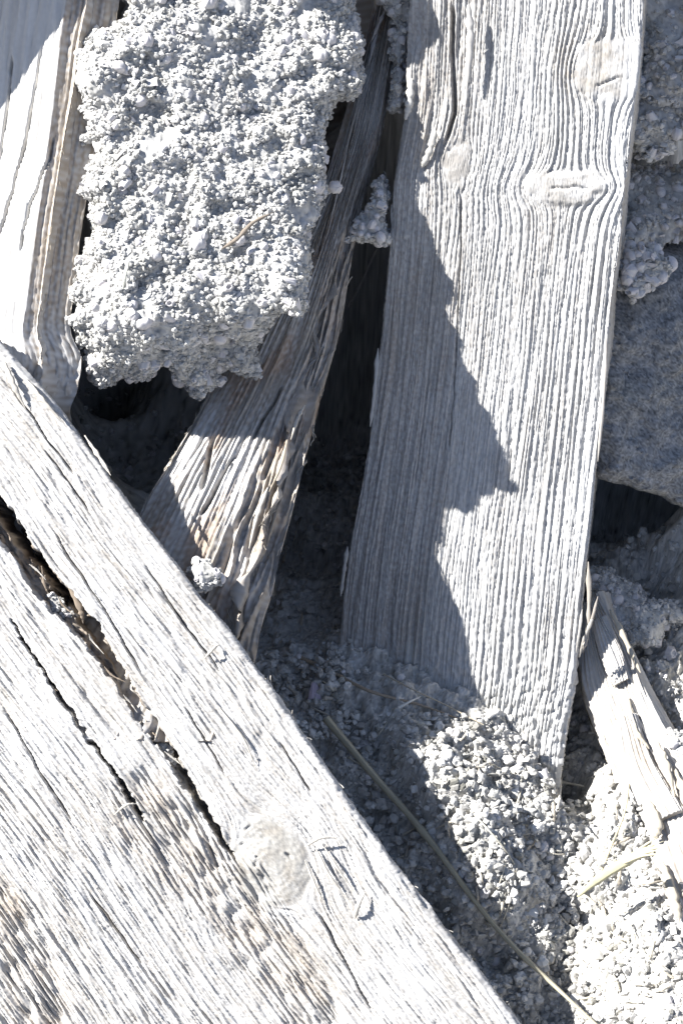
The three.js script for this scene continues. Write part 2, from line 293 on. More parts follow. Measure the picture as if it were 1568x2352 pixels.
/** crumbs (one stuff part) and shells (a part each) over the faces of a lump; local to its group */
function dress(parent, geo, { crumbs, crumbSize, shells, shellSize, col, gap = 0.006, face = -0.1 }) {
  const P = geo.attributes.position, Nn = geo.attributes.normal, lists = [[], [], []], p = new THREE.Vector3(), n = new THREE.Vector3(), used = [];
  const tries = (f) => { for (let k = 0; k < 30; k++) { const v = Math.floor(rnd() * P.count); n.fromBufferAttribute(Nn, v); if (n.dot(FWD) < -face) { p.fromBufferAttribute(P, v); if (f(p, n)) return true; } } return false; };
  for (let i = 0; i < crumbs; i++) tries((p, n) => {
    if (noise(p.x * 42, p.y * 42, p.z * 42 + 5) < -0.42) return true;
    const s = crumbSize * (0.35 + 1.7 * Math.pow(rnd(), 3)), c = col(p), k = 0.8 + 0.4 * rnd();
    lists[i % 3].push([p.clone().addScaledVector(n, s * (rnd() * 0.7 - 0.1)), turn(), new THREE.Vector3(s, s * (0.7 + 0.5 * rnd()), s), c.map((x) => x * k)]); return true;
  });
  LUMPS.forEach((g, i) => lists[i].length && scatter('crumbs', parent, g, M.soil, lists[i]));
  for (let i = 0; i < shells; i++) tries((p, n) => {
    if (used.some((u) => u.distanceToSquared(p) < gap * gap)) return false;
    used.push(p.clone()); const s = shellSize * (0.6 + 0.7 * rnd()), k = rnd() < 0.72 ? Math.floor(rnd() * 5) : 5 + Math.floor(rnd() * 3), m = new THREE.Mesh(SHELLS[k], M.shell);
    const d = n.clone().addScaledVector(new THREE.Vector3(rnd() - 0.5, rnd() - 0.5, rnd() - 0.5), k > 4 ? 2.2 : 1.3).normalize();
    m.quaternion.setFromUnitVectors(new THREE.Vector3(0, 1, 0), d).multiply(tmpQ.setFromAxisAngle(new THREE.Vector3(0, 1, 0), rnd() * 6.3));
    m.scale.set(s, s * (0.8 + 0.7 * rnd()), s * (0.8 + 0.3 * rnd())); m.position.copy(p).addScaledVector(n, k > 4 ? s * 0.1 : -s * 0.35);
    part(k > 4 ? 'shell_plate' : 'barnacle', m, null, parent); return true;
  });
}
function fibreGeo(seed) {                                            // a thin hair of wood, bent, 1 long
  const pts = [], r = mulberry(seed), b = r() - 0.5; for (let i = 0; i <= 6; i++) { const k = i / 6; pts.push(new THREE.Vector3(k - 0.5, 0.35 * b * Math.sin(k * 3) + 0.16 * (r() - 0.5) * k, 0.3 * (r() - 0.5) * k)); }
  const g = new THREE.TubeGeometry(new THREE.CatmullRomCurve3(pts), 9, 0.027, 4); g.deleteAttribute('uv'); return g;
}
const FIBRES = [fibreGeo(1), fibreGeo(2), fibreGeo(3), fibreGeo(9)];
function fibres(parent, tb, count, len, colour, ok = () => true) {   // loose hairs lying along the grain of a timber
  const lists = [[], [], [], []];
  for (let i = 0, g = 0; i < count && g < count * 8; g++) {
    const v = Math.floor(rnd() * (tb.V - tb.N * 2)), n = new THREE.Vector3(...tb.nrm.slice(v * 3, v * 3 + 3)); if (n.dot(FWD) > -0.25 || !ok(tb.Q[v], tb.TT[v])) continue;
    const p = new THREE.Vector3(...tb.pos.slice(v * 3, v * 3 + 3)), al = new THREE.Vector3(...tb.pos.slice((v + tb.N) * 3, (v + tb.N) * 3 + 3)).sub(p).normalize();
    al.addScaledVector(new THREE.Vector3(rnd() - 0.5, rnd() - 0.5, rnd() - 0.5), 0.9).addScaledVector(n, (rnd() - 0.35) * 0.4).normalize();
    const L = len * (0.4 + 1.2 * rnd() * rnd()), q = new THREE.Quaternion().setFromUnitVectors(new THREE.Vector3(1, 0, 0), al), k = 0.8 + 0.4 * rnd();
    lists[i % 4].push([p.addScaledVector(n, 0.0006), q, new THREE.Vector3(L, L, L * 1).multiplyScalar(1), colour.map((c) => c * k)]); i++;
  }
  lists.forEach((l, i) => l.length && scatter('fibre', parent, FIBRES[i], M.fibre, l));
}
M.fibre = new THREE.MeshStandardMaterial({ roughness: 0.95 });
/** a sliver or flat blade: a tapered strip of four faces along world points */
function sliver(pts, width, thick, c, base, frayed = 0) {
  const curve = new THREE.CatmullRomCurve3(pts), S = 28, P = [], C = [], I = [], p = new THREE.Vector3(), t = new THREE.Vector3(), side = new THREE.Vector3(), up = new THREE.Vector3();
  for (let i = 0; i <= S; i++) {
    const k = i / S; curve.getPoint(k, p); curve.getTangent(k, t); side.copy(t).cross(FWD).normalize(); up.copy(side).cross(t).normalize(); if (up.dot(FWD) > 0) up.negate();
    const w = width(k) * (1 + frayed * noise(k * 9, width(0.5) * 900, 1)), h = thick;
    for (const [a, b] of [[-0.5, 0], [-0.2, 0.5], [0.25, 0.42], [0.5, -0.05], [0.15, -0.5], [-0.25, -0.45]]) {
      const r = 1 + 0.25 * noise(k * 14, a * 4, b * 4 + width(0.5) * 300), m = 1 + 0.2 * noise(k * 26, a * 9, 3);
      const v = p.clone().addScaledVector(side, a * w * r).addScaledVector(up, b * h * r * Math.min(1, w / (width(0.5) || 1))).sub(base); P.push(v.x, v.y, v.z); C.push(c[0] * m, c[1] * m, c[2] * m);
    }
    if (i < S) for (let j = 0; j < 6; j++) { const a = i * 6 + j, b = i * 6 + (j + 1) % 6; I.push(a, b, a + 6, b, b + 6, a + 6); }
  }
  const l = S * 6; for (let j = 1; j < 5; j++) I.push(0, j + 1, j, l, l + j, l + j + 1);
  const g = new THREE.BufferGeometry(); g.setAttribute('position', new THREE.Float32BufferAttribute(P, 3)); g.setAttribute('color', new THREE.Float32BufferAttribute(C, 3)); g.setIndex(I); g.computeVertexNormals(); return g;
}
const taper = (a, b, tip = 0.15) => (k) => mix(a, b, k) * Math.min(1, 0.25 + k / tip, 0.25 + (1 - k) / tip);

// ------------------------------------------------------------------ wood
/** grain lines bent round knots: [line coordinate, distance from the knot (1 at its rim), the knot] */
function grain(q, t, knots, pull = 0.9) {
  let psi = q, near = 9, kn = null, lx = 0, ly = 0;
  for (const k of knots) { const dx = q - k.q, dy = t - k.t, ex = dx / k.rx, ey = dy / k.ry, rho2 = ex * ex + ey * ey, rho = Math.sqrt(rho2) * (1 + 0.28 * noise(ex * 1.7 + k.rx * 900, ey * 1.7, 3) + 0.08 * noise(ex * 6, ey * 6, 5)); psi -= dx / Math.pow(Math.max(rho2, 1), 1.5) * pull * (1 - step(1.8, 3.2, rho)); if (rho < near) { near = rho; kn = k; lx = dx; ly = dy; } }
  return [psi, near, kn, lx, ly];
}
const SALT = [0.5, 0.494, 0.482];

// the upright weathered post -------------------------------------------------
{
  const L = [[-250, 950, 0.035], [0, 944, 0.014], [150, 936, 0.002], [250, 930, -0.007], [400, 905, -0.019], [550, 894, -0.032], [700, 880, -0.045], [850, 865, -0.058], [1000, 845, -0.070], [1130, 825, -0.081], [1270, 802, -0.093], [1400, 786, -0.104], [1500, 778, -0.112], [1600, 776, -0.121], [1850, 770, -0.142]].map(([y, x, w]) => [y, x, y, w]);
  const R = [[-250, 1492, 0.069], [0, 1478, 0.048], [150, 1470, 0.035], [280, 1455, 0.024], [420, 1440, 0.012], [560, 1424, 0.001], [700, 1408, -0.011], [850, 1394, -0.023], [1000, 1378, -0.036], [1150, 1362, -0.049], [1300, 1345, -0.061], [1450, 1330, -0.074], [1560, 1318, -0.083], [1640, 1302, -0.090], [1850, 1270, -0.108]].map(([y, x, w]) => [y, x, y, w]);
  const lr = rail(L), rr = rail(R), W = 0.192, t0 = -250, PXs = PX;
  const qt = (x, y) => { const a = lr(y)[0], b = rr(y)[0]; return { q: (x - a) / (b - a) * W, t: (y - t0) * PXs }; };
  const knots = [{ ...qt(1300, 432), rx: 0.033, ry: 0.013 }, { ...qt(1052, 372), rx: 0.013, ry: 0.017 }, { ...qt(1405, 160), rx: 0.03, ry: 0.026 }];
  const foot = (q, t) => step(1250, 1620, t0 + t / PXs) * (0.0012 * noise(q * 270, t * 170, 51) + 0.001 * noise(q * 130, t * 60, 52)) + step(1480, 1640, t0 + t / PXs + 60 * noise(q * 40, 3, 3)) * (0.003 * domes(q / 0.008, t / 0.008, 9) + 0.0016 * domes(q / 0.004, t / 0.004, 10));
  const crackA = [qt(1058, 420), qt(1062, 560), qt(1052, 760), qt(1040, 960), qt(1030, 1060)].map((k) => [k.q, k.t]);
  const crackB = [qt(1042, 0), qt(1040, 130), qt(1046, 260), qt(1020, 340)].map((k) => [k.q, k.t]);
  const h = (q, t) => {
    const [psi, near, kn, lx, ly] = grain(q, t, knots, 0.42), s = q / W, y = t0 + t / PXs;
    const wob = 0.0011 * noise(q * 22, t * 5, 1) + 0.0004 * noise(q * 120, t * 30, 2) + 0.00018 * noise(q * 90, t * 120, 4);
    const lam = 0.0056, ph = (psi + wob) / lam + 1.6 * noise(psi * 30, t * 0.7, 0.7) + 0.2 * noise(psi * 90, t * 12, 6);
    const rough = step(0.42, 0.2, s) * step(560, 300, y), mid = step(0.13, 0.07, Math.abs(s - 0.47)) * step(300, 650, y) ;
    const amp = mix(0.00125, 0.0011, step(0.45, 0.15, s)) * (1 - 0.5 * step(0.75, 0.55, s) * step(900, 500, y)) * (1 - 0.82 * mid) * (0.85 + 0.6 * noise(q * 60, t * 9, 11)) * (1 - 0.4 * step(1500, 1750, y));
    const c = 0.5 + 0.5 * Math.cos(ph * Math.PI * 2), beads = 1 + 0.4 * noise(q * 260, t * 150, 5);
    const split = step(0.62, 0.3, s + 0.12 * noise(q * 30, t * 4, 17)); let v = amp * mix((Math.pow(c, 0.62) * 1.6 * beads - 0.95) * (0.55 + 0.5 * noise(psi * 60, t * 5, 44)) + 0.4 * ridges((psi + wob) * 150, t * 3.2, 42), 0.7 * ridges((psi + wob) * 135, t * 2.6, 41), split) + 0.00045 * ridges((psi + wob) * 380, t * 9, 43) + 0.00035 * noise((psi + wob) * 800, t * 60, 45) + 0.0003 * noise((psi + wob) * 520, t * 26, 46);
    v += rough * (0.0034 * noise(psi * 95 + 7, t * 11, 3) + 0.0016 * noise(psi * 230, t * 26, 9));
    v += 0.0032 * noise(q * 9, t * 3.2, 2.2) + 0.0004 * noise(q * 420, t * 380, 8) + 0.0005 * noise(q * 160, t * 150, 12) + 0.0006 * jit(q, t, 1) + foot(q, t);
    if (near < 1.25 && kn) {
      const f = step(1.18, 0.8, near) * (kn === knots[2] ? 0.7 : 0.9), rr2 = Math.hypot(lx, ly * kn.rx / kn.ry);
      const kv = 0.0012 * (1 - near * near) + 0.001 * noise(q * 60, t * 90, 6) + 0.00012 * Math.cos(rr2 / 0.0021 * 6.28 + 4 * noise(q * 90, t * 90, 1)) + 0.0007 * noise(q * 120, t * 120, 2) + 0.0006 * jit(q, t, 2) - 0.0024 * Math.exp(-Math.pow((ly + (kn === knots[2] ? 0.32 * lx - 0.009 : 0) + 0.003 * noise(q * 90, 1, 1)) / 0.0009, 2)) * step(0.95, 0.5, near) * step(-0.2, 0.25, noise(q * 45, t * 45, 31));
      v = mix(v, kv, f);
    }
    for (const [cr, wd, dp] of [[crackA, 0.0007, 0.003], [crackB, 0.0024, 0.008]]) { const [d, k] = pathDist(cr, q + 0.0012 * noise(t * 70, 2, 2), t); if (d < wd * 3) v -= dp * step(wd, wd * 0.3, d) * step(0, 0.1, k) * step(1, 0.85, k); }
    return v;
  };
  const col = (q, t, e) => {
    const s = q / W, y = t0 + t / PXs, [psi, near] = grain(q, t, knots);
    const a = noise(psi * 140, t * 9, 21), b = noise(q * 380, t * 300, 22), c = noise(q * 26, t * 8, 23), d = noise(psi * 300, t * 40, 24);
    let salt = clamp(0.4 + 0.5 * c + 0.5 * b + 0.3 * d + 0.5 * jit(q, t, 9) + 0.4 * (s - 0.5));
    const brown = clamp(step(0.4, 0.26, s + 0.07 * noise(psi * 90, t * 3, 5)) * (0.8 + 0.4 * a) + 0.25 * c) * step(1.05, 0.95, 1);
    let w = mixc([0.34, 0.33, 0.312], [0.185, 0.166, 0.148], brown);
    w = mixc(w, [0.25, 0.212, 0.172], clamp(0.5 * a + 0.1));
    if (near < 1.1) { salt = clamp(salt - 0.15 + 0.9 * noise(q * 60, t * 80, 3)); w = mixc(w, [0.28, 0.26, 0.235], 0.5 * step(1.1, 0.7, near)); }
    { const k3 = knots[2], u = (q - k3.q) / k3.rx, v = (t - k3.t) / k3.ry, st = step(1.5, 0.8, Math.hypot(u + 0.5, v + 0.35)) * clamp(0.6 + noise(q * 130, t * 130, 7)); w = mixc(w, [0.25, 0.215, 0.175], st * 0.55); salt *= 1 - 0.35 * st; }
    if (s > 1.02) { w = mixc([0.34, 0.31, 0.265], [0.24, 0.2, 0.155], clamp(0.5 + noise(q * 200, t * 12, 8))); salt *= 0.7; }
    { const du = step(-0.1, 0.35, noise(q * 60, t * 50, 61) + step(1400, 1620, y) * 1.1 - 0.75); w = mixc(w, [0.39, 0.38, 0.355], du); salt *= 1 - 0.5 * du; } // clinging soil dust
    if (s > 0.93 && s < 1.03) salt = clamp(salt + 0.4 + 0.5 * c);
    const k = 1 + 0.12 * b + 0.14 * a; w = w.map((x) => x * k);
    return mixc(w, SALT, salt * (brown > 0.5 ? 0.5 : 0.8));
  };
  const base = at(1040, 1650, -0.11), g = thing('timber_post', 'broad ridged grey timber leaning upright, its foot in the soil, half shaded by the slab', 'post', base);
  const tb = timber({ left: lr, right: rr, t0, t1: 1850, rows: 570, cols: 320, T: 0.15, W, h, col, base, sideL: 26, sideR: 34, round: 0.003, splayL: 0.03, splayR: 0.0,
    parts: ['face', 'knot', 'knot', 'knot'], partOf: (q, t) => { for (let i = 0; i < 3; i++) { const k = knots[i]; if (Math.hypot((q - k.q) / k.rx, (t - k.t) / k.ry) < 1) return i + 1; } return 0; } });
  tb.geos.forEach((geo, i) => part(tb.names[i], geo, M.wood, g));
  fibres(g, tb, 900, 0.006, [0.4, 0.38, 0.34]);
  // slivers peeling off the lower right corner, and a long pale one on the left edge
  for (const [pts, w, c] of [
    [[[1350, 1290, -0.056], [1352, 1380, -0.06], [1345, 1470, -0.06], [1338, 1490, -0.062]], 0.004, [0.3, 0.27, 0.23]], [[[1372, 1370, -0.06], [1362, 1410, -0.058], [1350, 1450, -0.06], [1338, 1500, -0.068]], 0.0024, [0.26, 0.23, 0.2]],
    [[[1366, 1405, -0.062], [1352, 1440, -0.056], [1340, 1470, -0.06], [1330, 1510, -0.07]], 0.003, [0.3, 0.28, 0.25]], [[[1336, 1400, -0.058], [1330, 1450, -0.054], [1322, 1500, -0.06]], 0.0026, [0.34, 0.32, 0.29]],
    [[[1392, 760, -0.012], [1386, 900, -0.018], [1372, 1060, -0.033]], 0.003, [0.4, 0.37, 0.33]],
    [[[900, 470, -0.03], [906, 560, -0.034], [900, 660, -0.044], [890, 720, -0.05]], 0.006, [0.46, 0.45, 0.43]], [[[921, 420, -0.022], [912, 480, -0.028], [905, 560, -0.036]], 0.0045, [0.44, 0.43, 0.41]],
    [[[868, 800, -0.056], [860, 900, -0.062], [850, 980, -0.07]], 0.004, [0.4, 0.39, 0.37]], [[[798, 1255, -0.094], [790, 1310, -0.098], [782, 1370, -0.103]], 0.004, [0.34, 0.33, 0.31]],
    [[[1075, 10, 0.032], [1080, 90, 0.026], [1074, 190, 0.016]], 0.007, [0.42, 0.4, 0.37]], [[[945, 180, 0.002], [939, 240, -0.003], [931, 275, -0.008]], 0.007, [0.48, 0.46, 0.42]], [[[1000, 300, 0.0], [985, 350, -0.006], [968, 385, -0.012]], 0.006, [0.42, 0.4, 0.36]]])
    part('splinter', sliver(pts.map((p) => at(...p)), taper(w, w * 0.8, 0.2), w * 0.5, c, base, 0.5), M.wood, g);
}

// the dark leaning beam under the slab ------------------------------------------
{
  const w = (y) => y < 900 ? 0.00005 * (y - 1016) : -0.0058 + 0.00012 * (y - 900);
  const lr = rail([[-250, 905], [0, 845], [200, 795], [400, 735], [600, 640], [800, 525], [940, 442], [1010, 402], [1090, 352], [1160, 312], [1300, 232], [1700, 0]].map(([y, x]) => [y, x, y, w(y) - 0.004]));
  const rr = rail([[-250, 1000], [0, 942], [150, 915], [300, 888], [390, 862], [480, 838], [600, 816], [690, 800], [790, 780], [860, 760], [930, 740], [1020, 716], [1090, 701], [1150, 686], [1230, 662], [1320, 641], [1400, 617], [1520, 592], [1700, 550]].map(([y, x]) => [y, x, y, w(y)]));
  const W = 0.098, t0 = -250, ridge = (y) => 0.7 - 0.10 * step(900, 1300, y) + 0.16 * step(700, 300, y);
  const crack = (q, t, x0, x1, y0, y1, wd) => { const y = t0 + t / PX, k = (y - y0) / (y1 - y0); if (k < 0 || k > 1) return 0; const c = mix(x0, x1, k) * W + 0.002 * noise(t * 40, x0 * 9, 2); return step(wd, wd * 0.2, Math.abs(q - c)) * step(0, 0.15, k) * step(1, 0.85, k); };
  const h = (q, t) => {
    const y = t0 + t / PX, s = q / W, r = ridge(y) + 0.03 * noise(t * 24, 4, 4) + 0.02 * noise(t * 90, 1, 4);
    const qq = q + 0.003 * noise(q * 12, t * 8, 1), dash = noise(qq * 210, t * 20, 2), fine = noise(qq * 520, t * 60, 3);
    let v = 0.0014 * dash + 0.0009 * fine + 0.0005 * noise(qq * 900, t * 90, 6) + 0.0009 * ridges(qq * 240, t * 4, 7) + 0.0003 * jit(q, t, 3) + 0.003 * noise(q * 22, t * 7, 4) + 0.0004 * noise(q * 400, t * 400, 5) + 0.0005 * (Math.pow(0.5 + 0.5 * Math.cos(qq / 0.0042 * 6.28 + 4 * noise(q * 60, t * 6, 5)), 0.8) - 0.5);
    const ch = Math.max(0, s - r) * W; v -= ch * (0.5 + 0.35 * noise(q * 60, t * 24, 7)) + step(0, 0.004, ch) * (0.003 + 0.0024 * noise(q * 90, t * 16, 8) + 0.0022 * noise(q * 240, t * 40, 9) + 0.0022 * ridges(q * 190, t * 16, 10) + 0.001 * noise(q * 560, t * 110, 12));
    v -= step(0.3, 0.05, s) * (0.006 + 0.004 * noise(q * 80, t * 20, 10));
    v -= 0.008 * crack(q, t, 0.28, 0.36, 990, 1130, 0.0024) + 0.007 * crack(q, t, 0.5, 0.42, 1040, 1190, 0.0016) + 0.007 * crack(q, t, 0.62, 0.55, 880, 1010, 0.0015) + 0.004 * crack(q, t, 0.3, 0.5, 250, 620, 0.0012);
    return v;
  };
  const col = (q, t) => {
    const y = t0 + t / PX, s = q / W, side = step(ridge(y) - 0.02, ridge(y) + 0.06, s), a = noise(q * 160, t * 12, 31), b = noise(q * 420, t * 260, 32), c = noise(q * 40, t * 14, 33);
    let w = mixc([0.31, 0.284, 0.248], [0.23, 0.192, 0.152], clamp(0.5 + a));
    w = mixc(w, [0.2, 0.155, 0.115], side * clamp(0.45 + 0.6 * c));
    { const rb = step(0.12, 0.4, noise(q * 50 + 3, t * 22, 36) + 0.35 * step(0.25, 0.08, s) * step(-0.2, 0.2, noise(t * 30, 2, 2))); w = mixc(w, [0.27, 0.17, 0.105], rb * 0.45); }
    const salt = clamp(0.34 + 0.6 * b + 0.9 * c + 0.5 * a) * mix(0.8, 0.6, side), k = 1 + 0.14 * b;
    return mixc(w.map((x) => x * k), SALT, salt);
  };
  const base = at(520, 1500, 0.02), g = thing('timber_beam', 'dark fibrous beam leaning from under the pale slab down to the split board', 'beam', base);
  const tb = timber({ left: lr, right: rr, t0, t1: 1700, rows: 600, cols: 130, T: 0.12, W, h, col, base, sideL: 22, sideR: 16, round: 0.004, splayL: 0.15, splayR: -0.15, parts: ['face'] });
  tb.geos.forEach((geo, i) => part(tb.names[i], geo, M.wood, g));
  fibres(g, tb, 1800, 0.011, [0.38, 0.34, 0.28], (q, t) => t0 + t / PX > 640);
  for (const [pts, wd, c] of [[[[700, 930, 0.003], [684, 960, 0.006], [668, 1010, 0.008]], 0.006, [0.4, 0.37, 0.32]], [[[615, 1120, 0.018], [592, 1180, 0.024], [572, 1260, 0.03]], 0.008, [0.42, 0.39, 0.34]], [[[660, 1010, 0.006], [645, 1070, 0.014], [618, 1130, 0.02]], 0.005, [0.34, 0.29, 0.22]],
    [[[640, 1160, 0.016], [628, 1200, 0.02], [600, 1290, 0.028]], 0.005, [0.3, 0.25, 0.19]], [[[800, 330, -0.03], [780, 420, -0.024], [752, 540, -0.02]], 0.003, [0.4, 0.38, 0.36]], [[[868, 60, -0.045], [856, 110, -0.04], [846, 150, -0.04]], 0.008, [0.34, 0.33, 0.32]], [[[890, 10, -0.046], [868, 60, -0.04], [850, 100, -0.042]], 0.006, [0.4, 0.38, 0.36]]])
    part('splinter', sliver(pts.map((p) => at(...p)), taper(wd * 0.6, wd * 0.35, 0.45), wd * 0.25, c, base, 0.6), M.wood, g);
}

// the bright plank at the left ---------------------------------------------------
{
  const lr = rail([[-300, -230, 0.03], [0, -240, 0.03], [500, -280, 0.03], [1050, -330, 0.03]].map(([y, x, w]) => [y, x, y, w]));
  const rr = rail([[-300, 300], [0, 268], [100, 250], [200, 236], [439, 195], [509, 183], [596, 172], [685, 161], [760, 156], [817, 178], [887, 168], [943, 144], [1050, 105]].map(([y, x]) => [y, x, y, 0.058]));
  const W = 0.165, t0 = -300, edge = (y) => 1 - mix(mix(0.225, 0.21, step(0, 400, y)), 0.25, step(700, 860, y));
  const cracks = [[[-10, 590], [60, 330], [82, 210], [100, 100]], [[0, 380], [22, 230], [30, 120]], [[45, 590], [70, 470], [110, 370], [125, 300]]];
  const toQ = (x, y) => { const a = lr(y)[0], b = rr(y)[0]; return [(x - a) / (b - a) * W, (y - t0) * PX]; };
  const lines = cracks.map((c) => c.map(([x, y]) => toQ(x, y)));
  const h = (q, t) => {
    const y = t0 + t / PX, s = q / W, e = edge(y), low = step(740, 880, y + 40 * noise(q * 60, 2, 2));
    const qq = q + 0.003 * noise(q * 10, t * 5, 1);
    let v = 0.0004 * noise(qq * 260, t * 16, 2) + 0.0003 * ridges(qq * 420, t * 7, 12) + 0.0022 * noise(q * 16, t * 6, 3) + 0.0002 * noise(q * 500, t * 300, 4) + 0.0006 * Math.cos(qq / 0.0085 * 6.28 + 2 * noise(q * 40, t * 5, 8)) * step(330, 60, y);
    const ch = Math.max(0, s - e) * W;
    if (ch > 0) v -= ch * 0.56 + 0.0016 * step(0, 0.003, ch) + 0.0004 * Math.cos((q + 0.002 * noise(t * 12, 3, 3)) / 0.0042 * 6.28) * step(0, 0.004, ch) + 0.0006 * noise(q * 380, t * 160, 5);
    for (const l of lines) { const [d, k] = pathDist(l, q + 0.0014 * noise(t * 60, 7, 2), t), wd = 0.00125 * (0.7 + 0.6 * noise(t * 90, q * 30, 3)); if (d < 0.004) v -= 0.006 * step(wd, wd * 0.3, d) * step(0, 0.12, k) * step(1, 0.88, k); }
    if (low > 0) v += low * (0.0042 * domes(q / 0.009, t / 0.024, 5) * 1.6 + 0.0022 * domes(q / 0.0045, t / 0.008, 6) - 0.004 + 0.004 * noise(q * 60, t * 20, 8));
    v -= 0.05 * step(890, 1030, y + 30 * noise(q * 90, 5, 1)) ;
    return v;
  };
  const col = (q, t) => {
    const y = t0 + t / PX, s = q / W, e = edge(y), a = noise(q * 150, t * 8, 41), b = noise(q * 400, t * 240, 42), c = noise(q * 30, t * 9, 43);
    let w = mixc([0.56, 0.545, 0.515], [0.47, 0.44, 0.395], clamp(0.35 + 0.7 * a));
    if (s > e) { const band = 0.5 + 0.5 * noise(q * 330, t * 5, 44); w = mixc([0.38, 0.34, 0.285], [0.23, 0.175, 0.125], clamp(band + 0.2 * c)); w = mixc(w, SALT, clamp(0.25 + 0.5 * c + 0.6 * b)); }
    if (y > 740) w = mixc(w, SALT, 0.6 * clamp(0.6 + b));
    const k = 1 + 0.08 * b; return w.map((x) => x * k);
  };
  const base = at(60, 900, 0.0), g = thing('timber_plank', 'bleached plank in the upper left corner with a brown grained side', 'plank', base);
  const tb = timber({ left: lr, right: rr, t0, t1: 1050, rows: 430, cols: 170, T: 0.05, W, h, col, base, sideL: 8, sideR: 24, round: 0.003, splayR: -0.1, parts: ['face', 'weathered_side'], partOf: (q, t) => q / W > edge(t0 + t / PX) ? 1 : 0 });
  tb.geos.forEach((geo, i) => part(tb.names[i], geo, M.wood, g));
  fibres(g, tb, 260, 0.009, [0.42, 0.36, 0.28], (q, t) => q > 0.1);
}

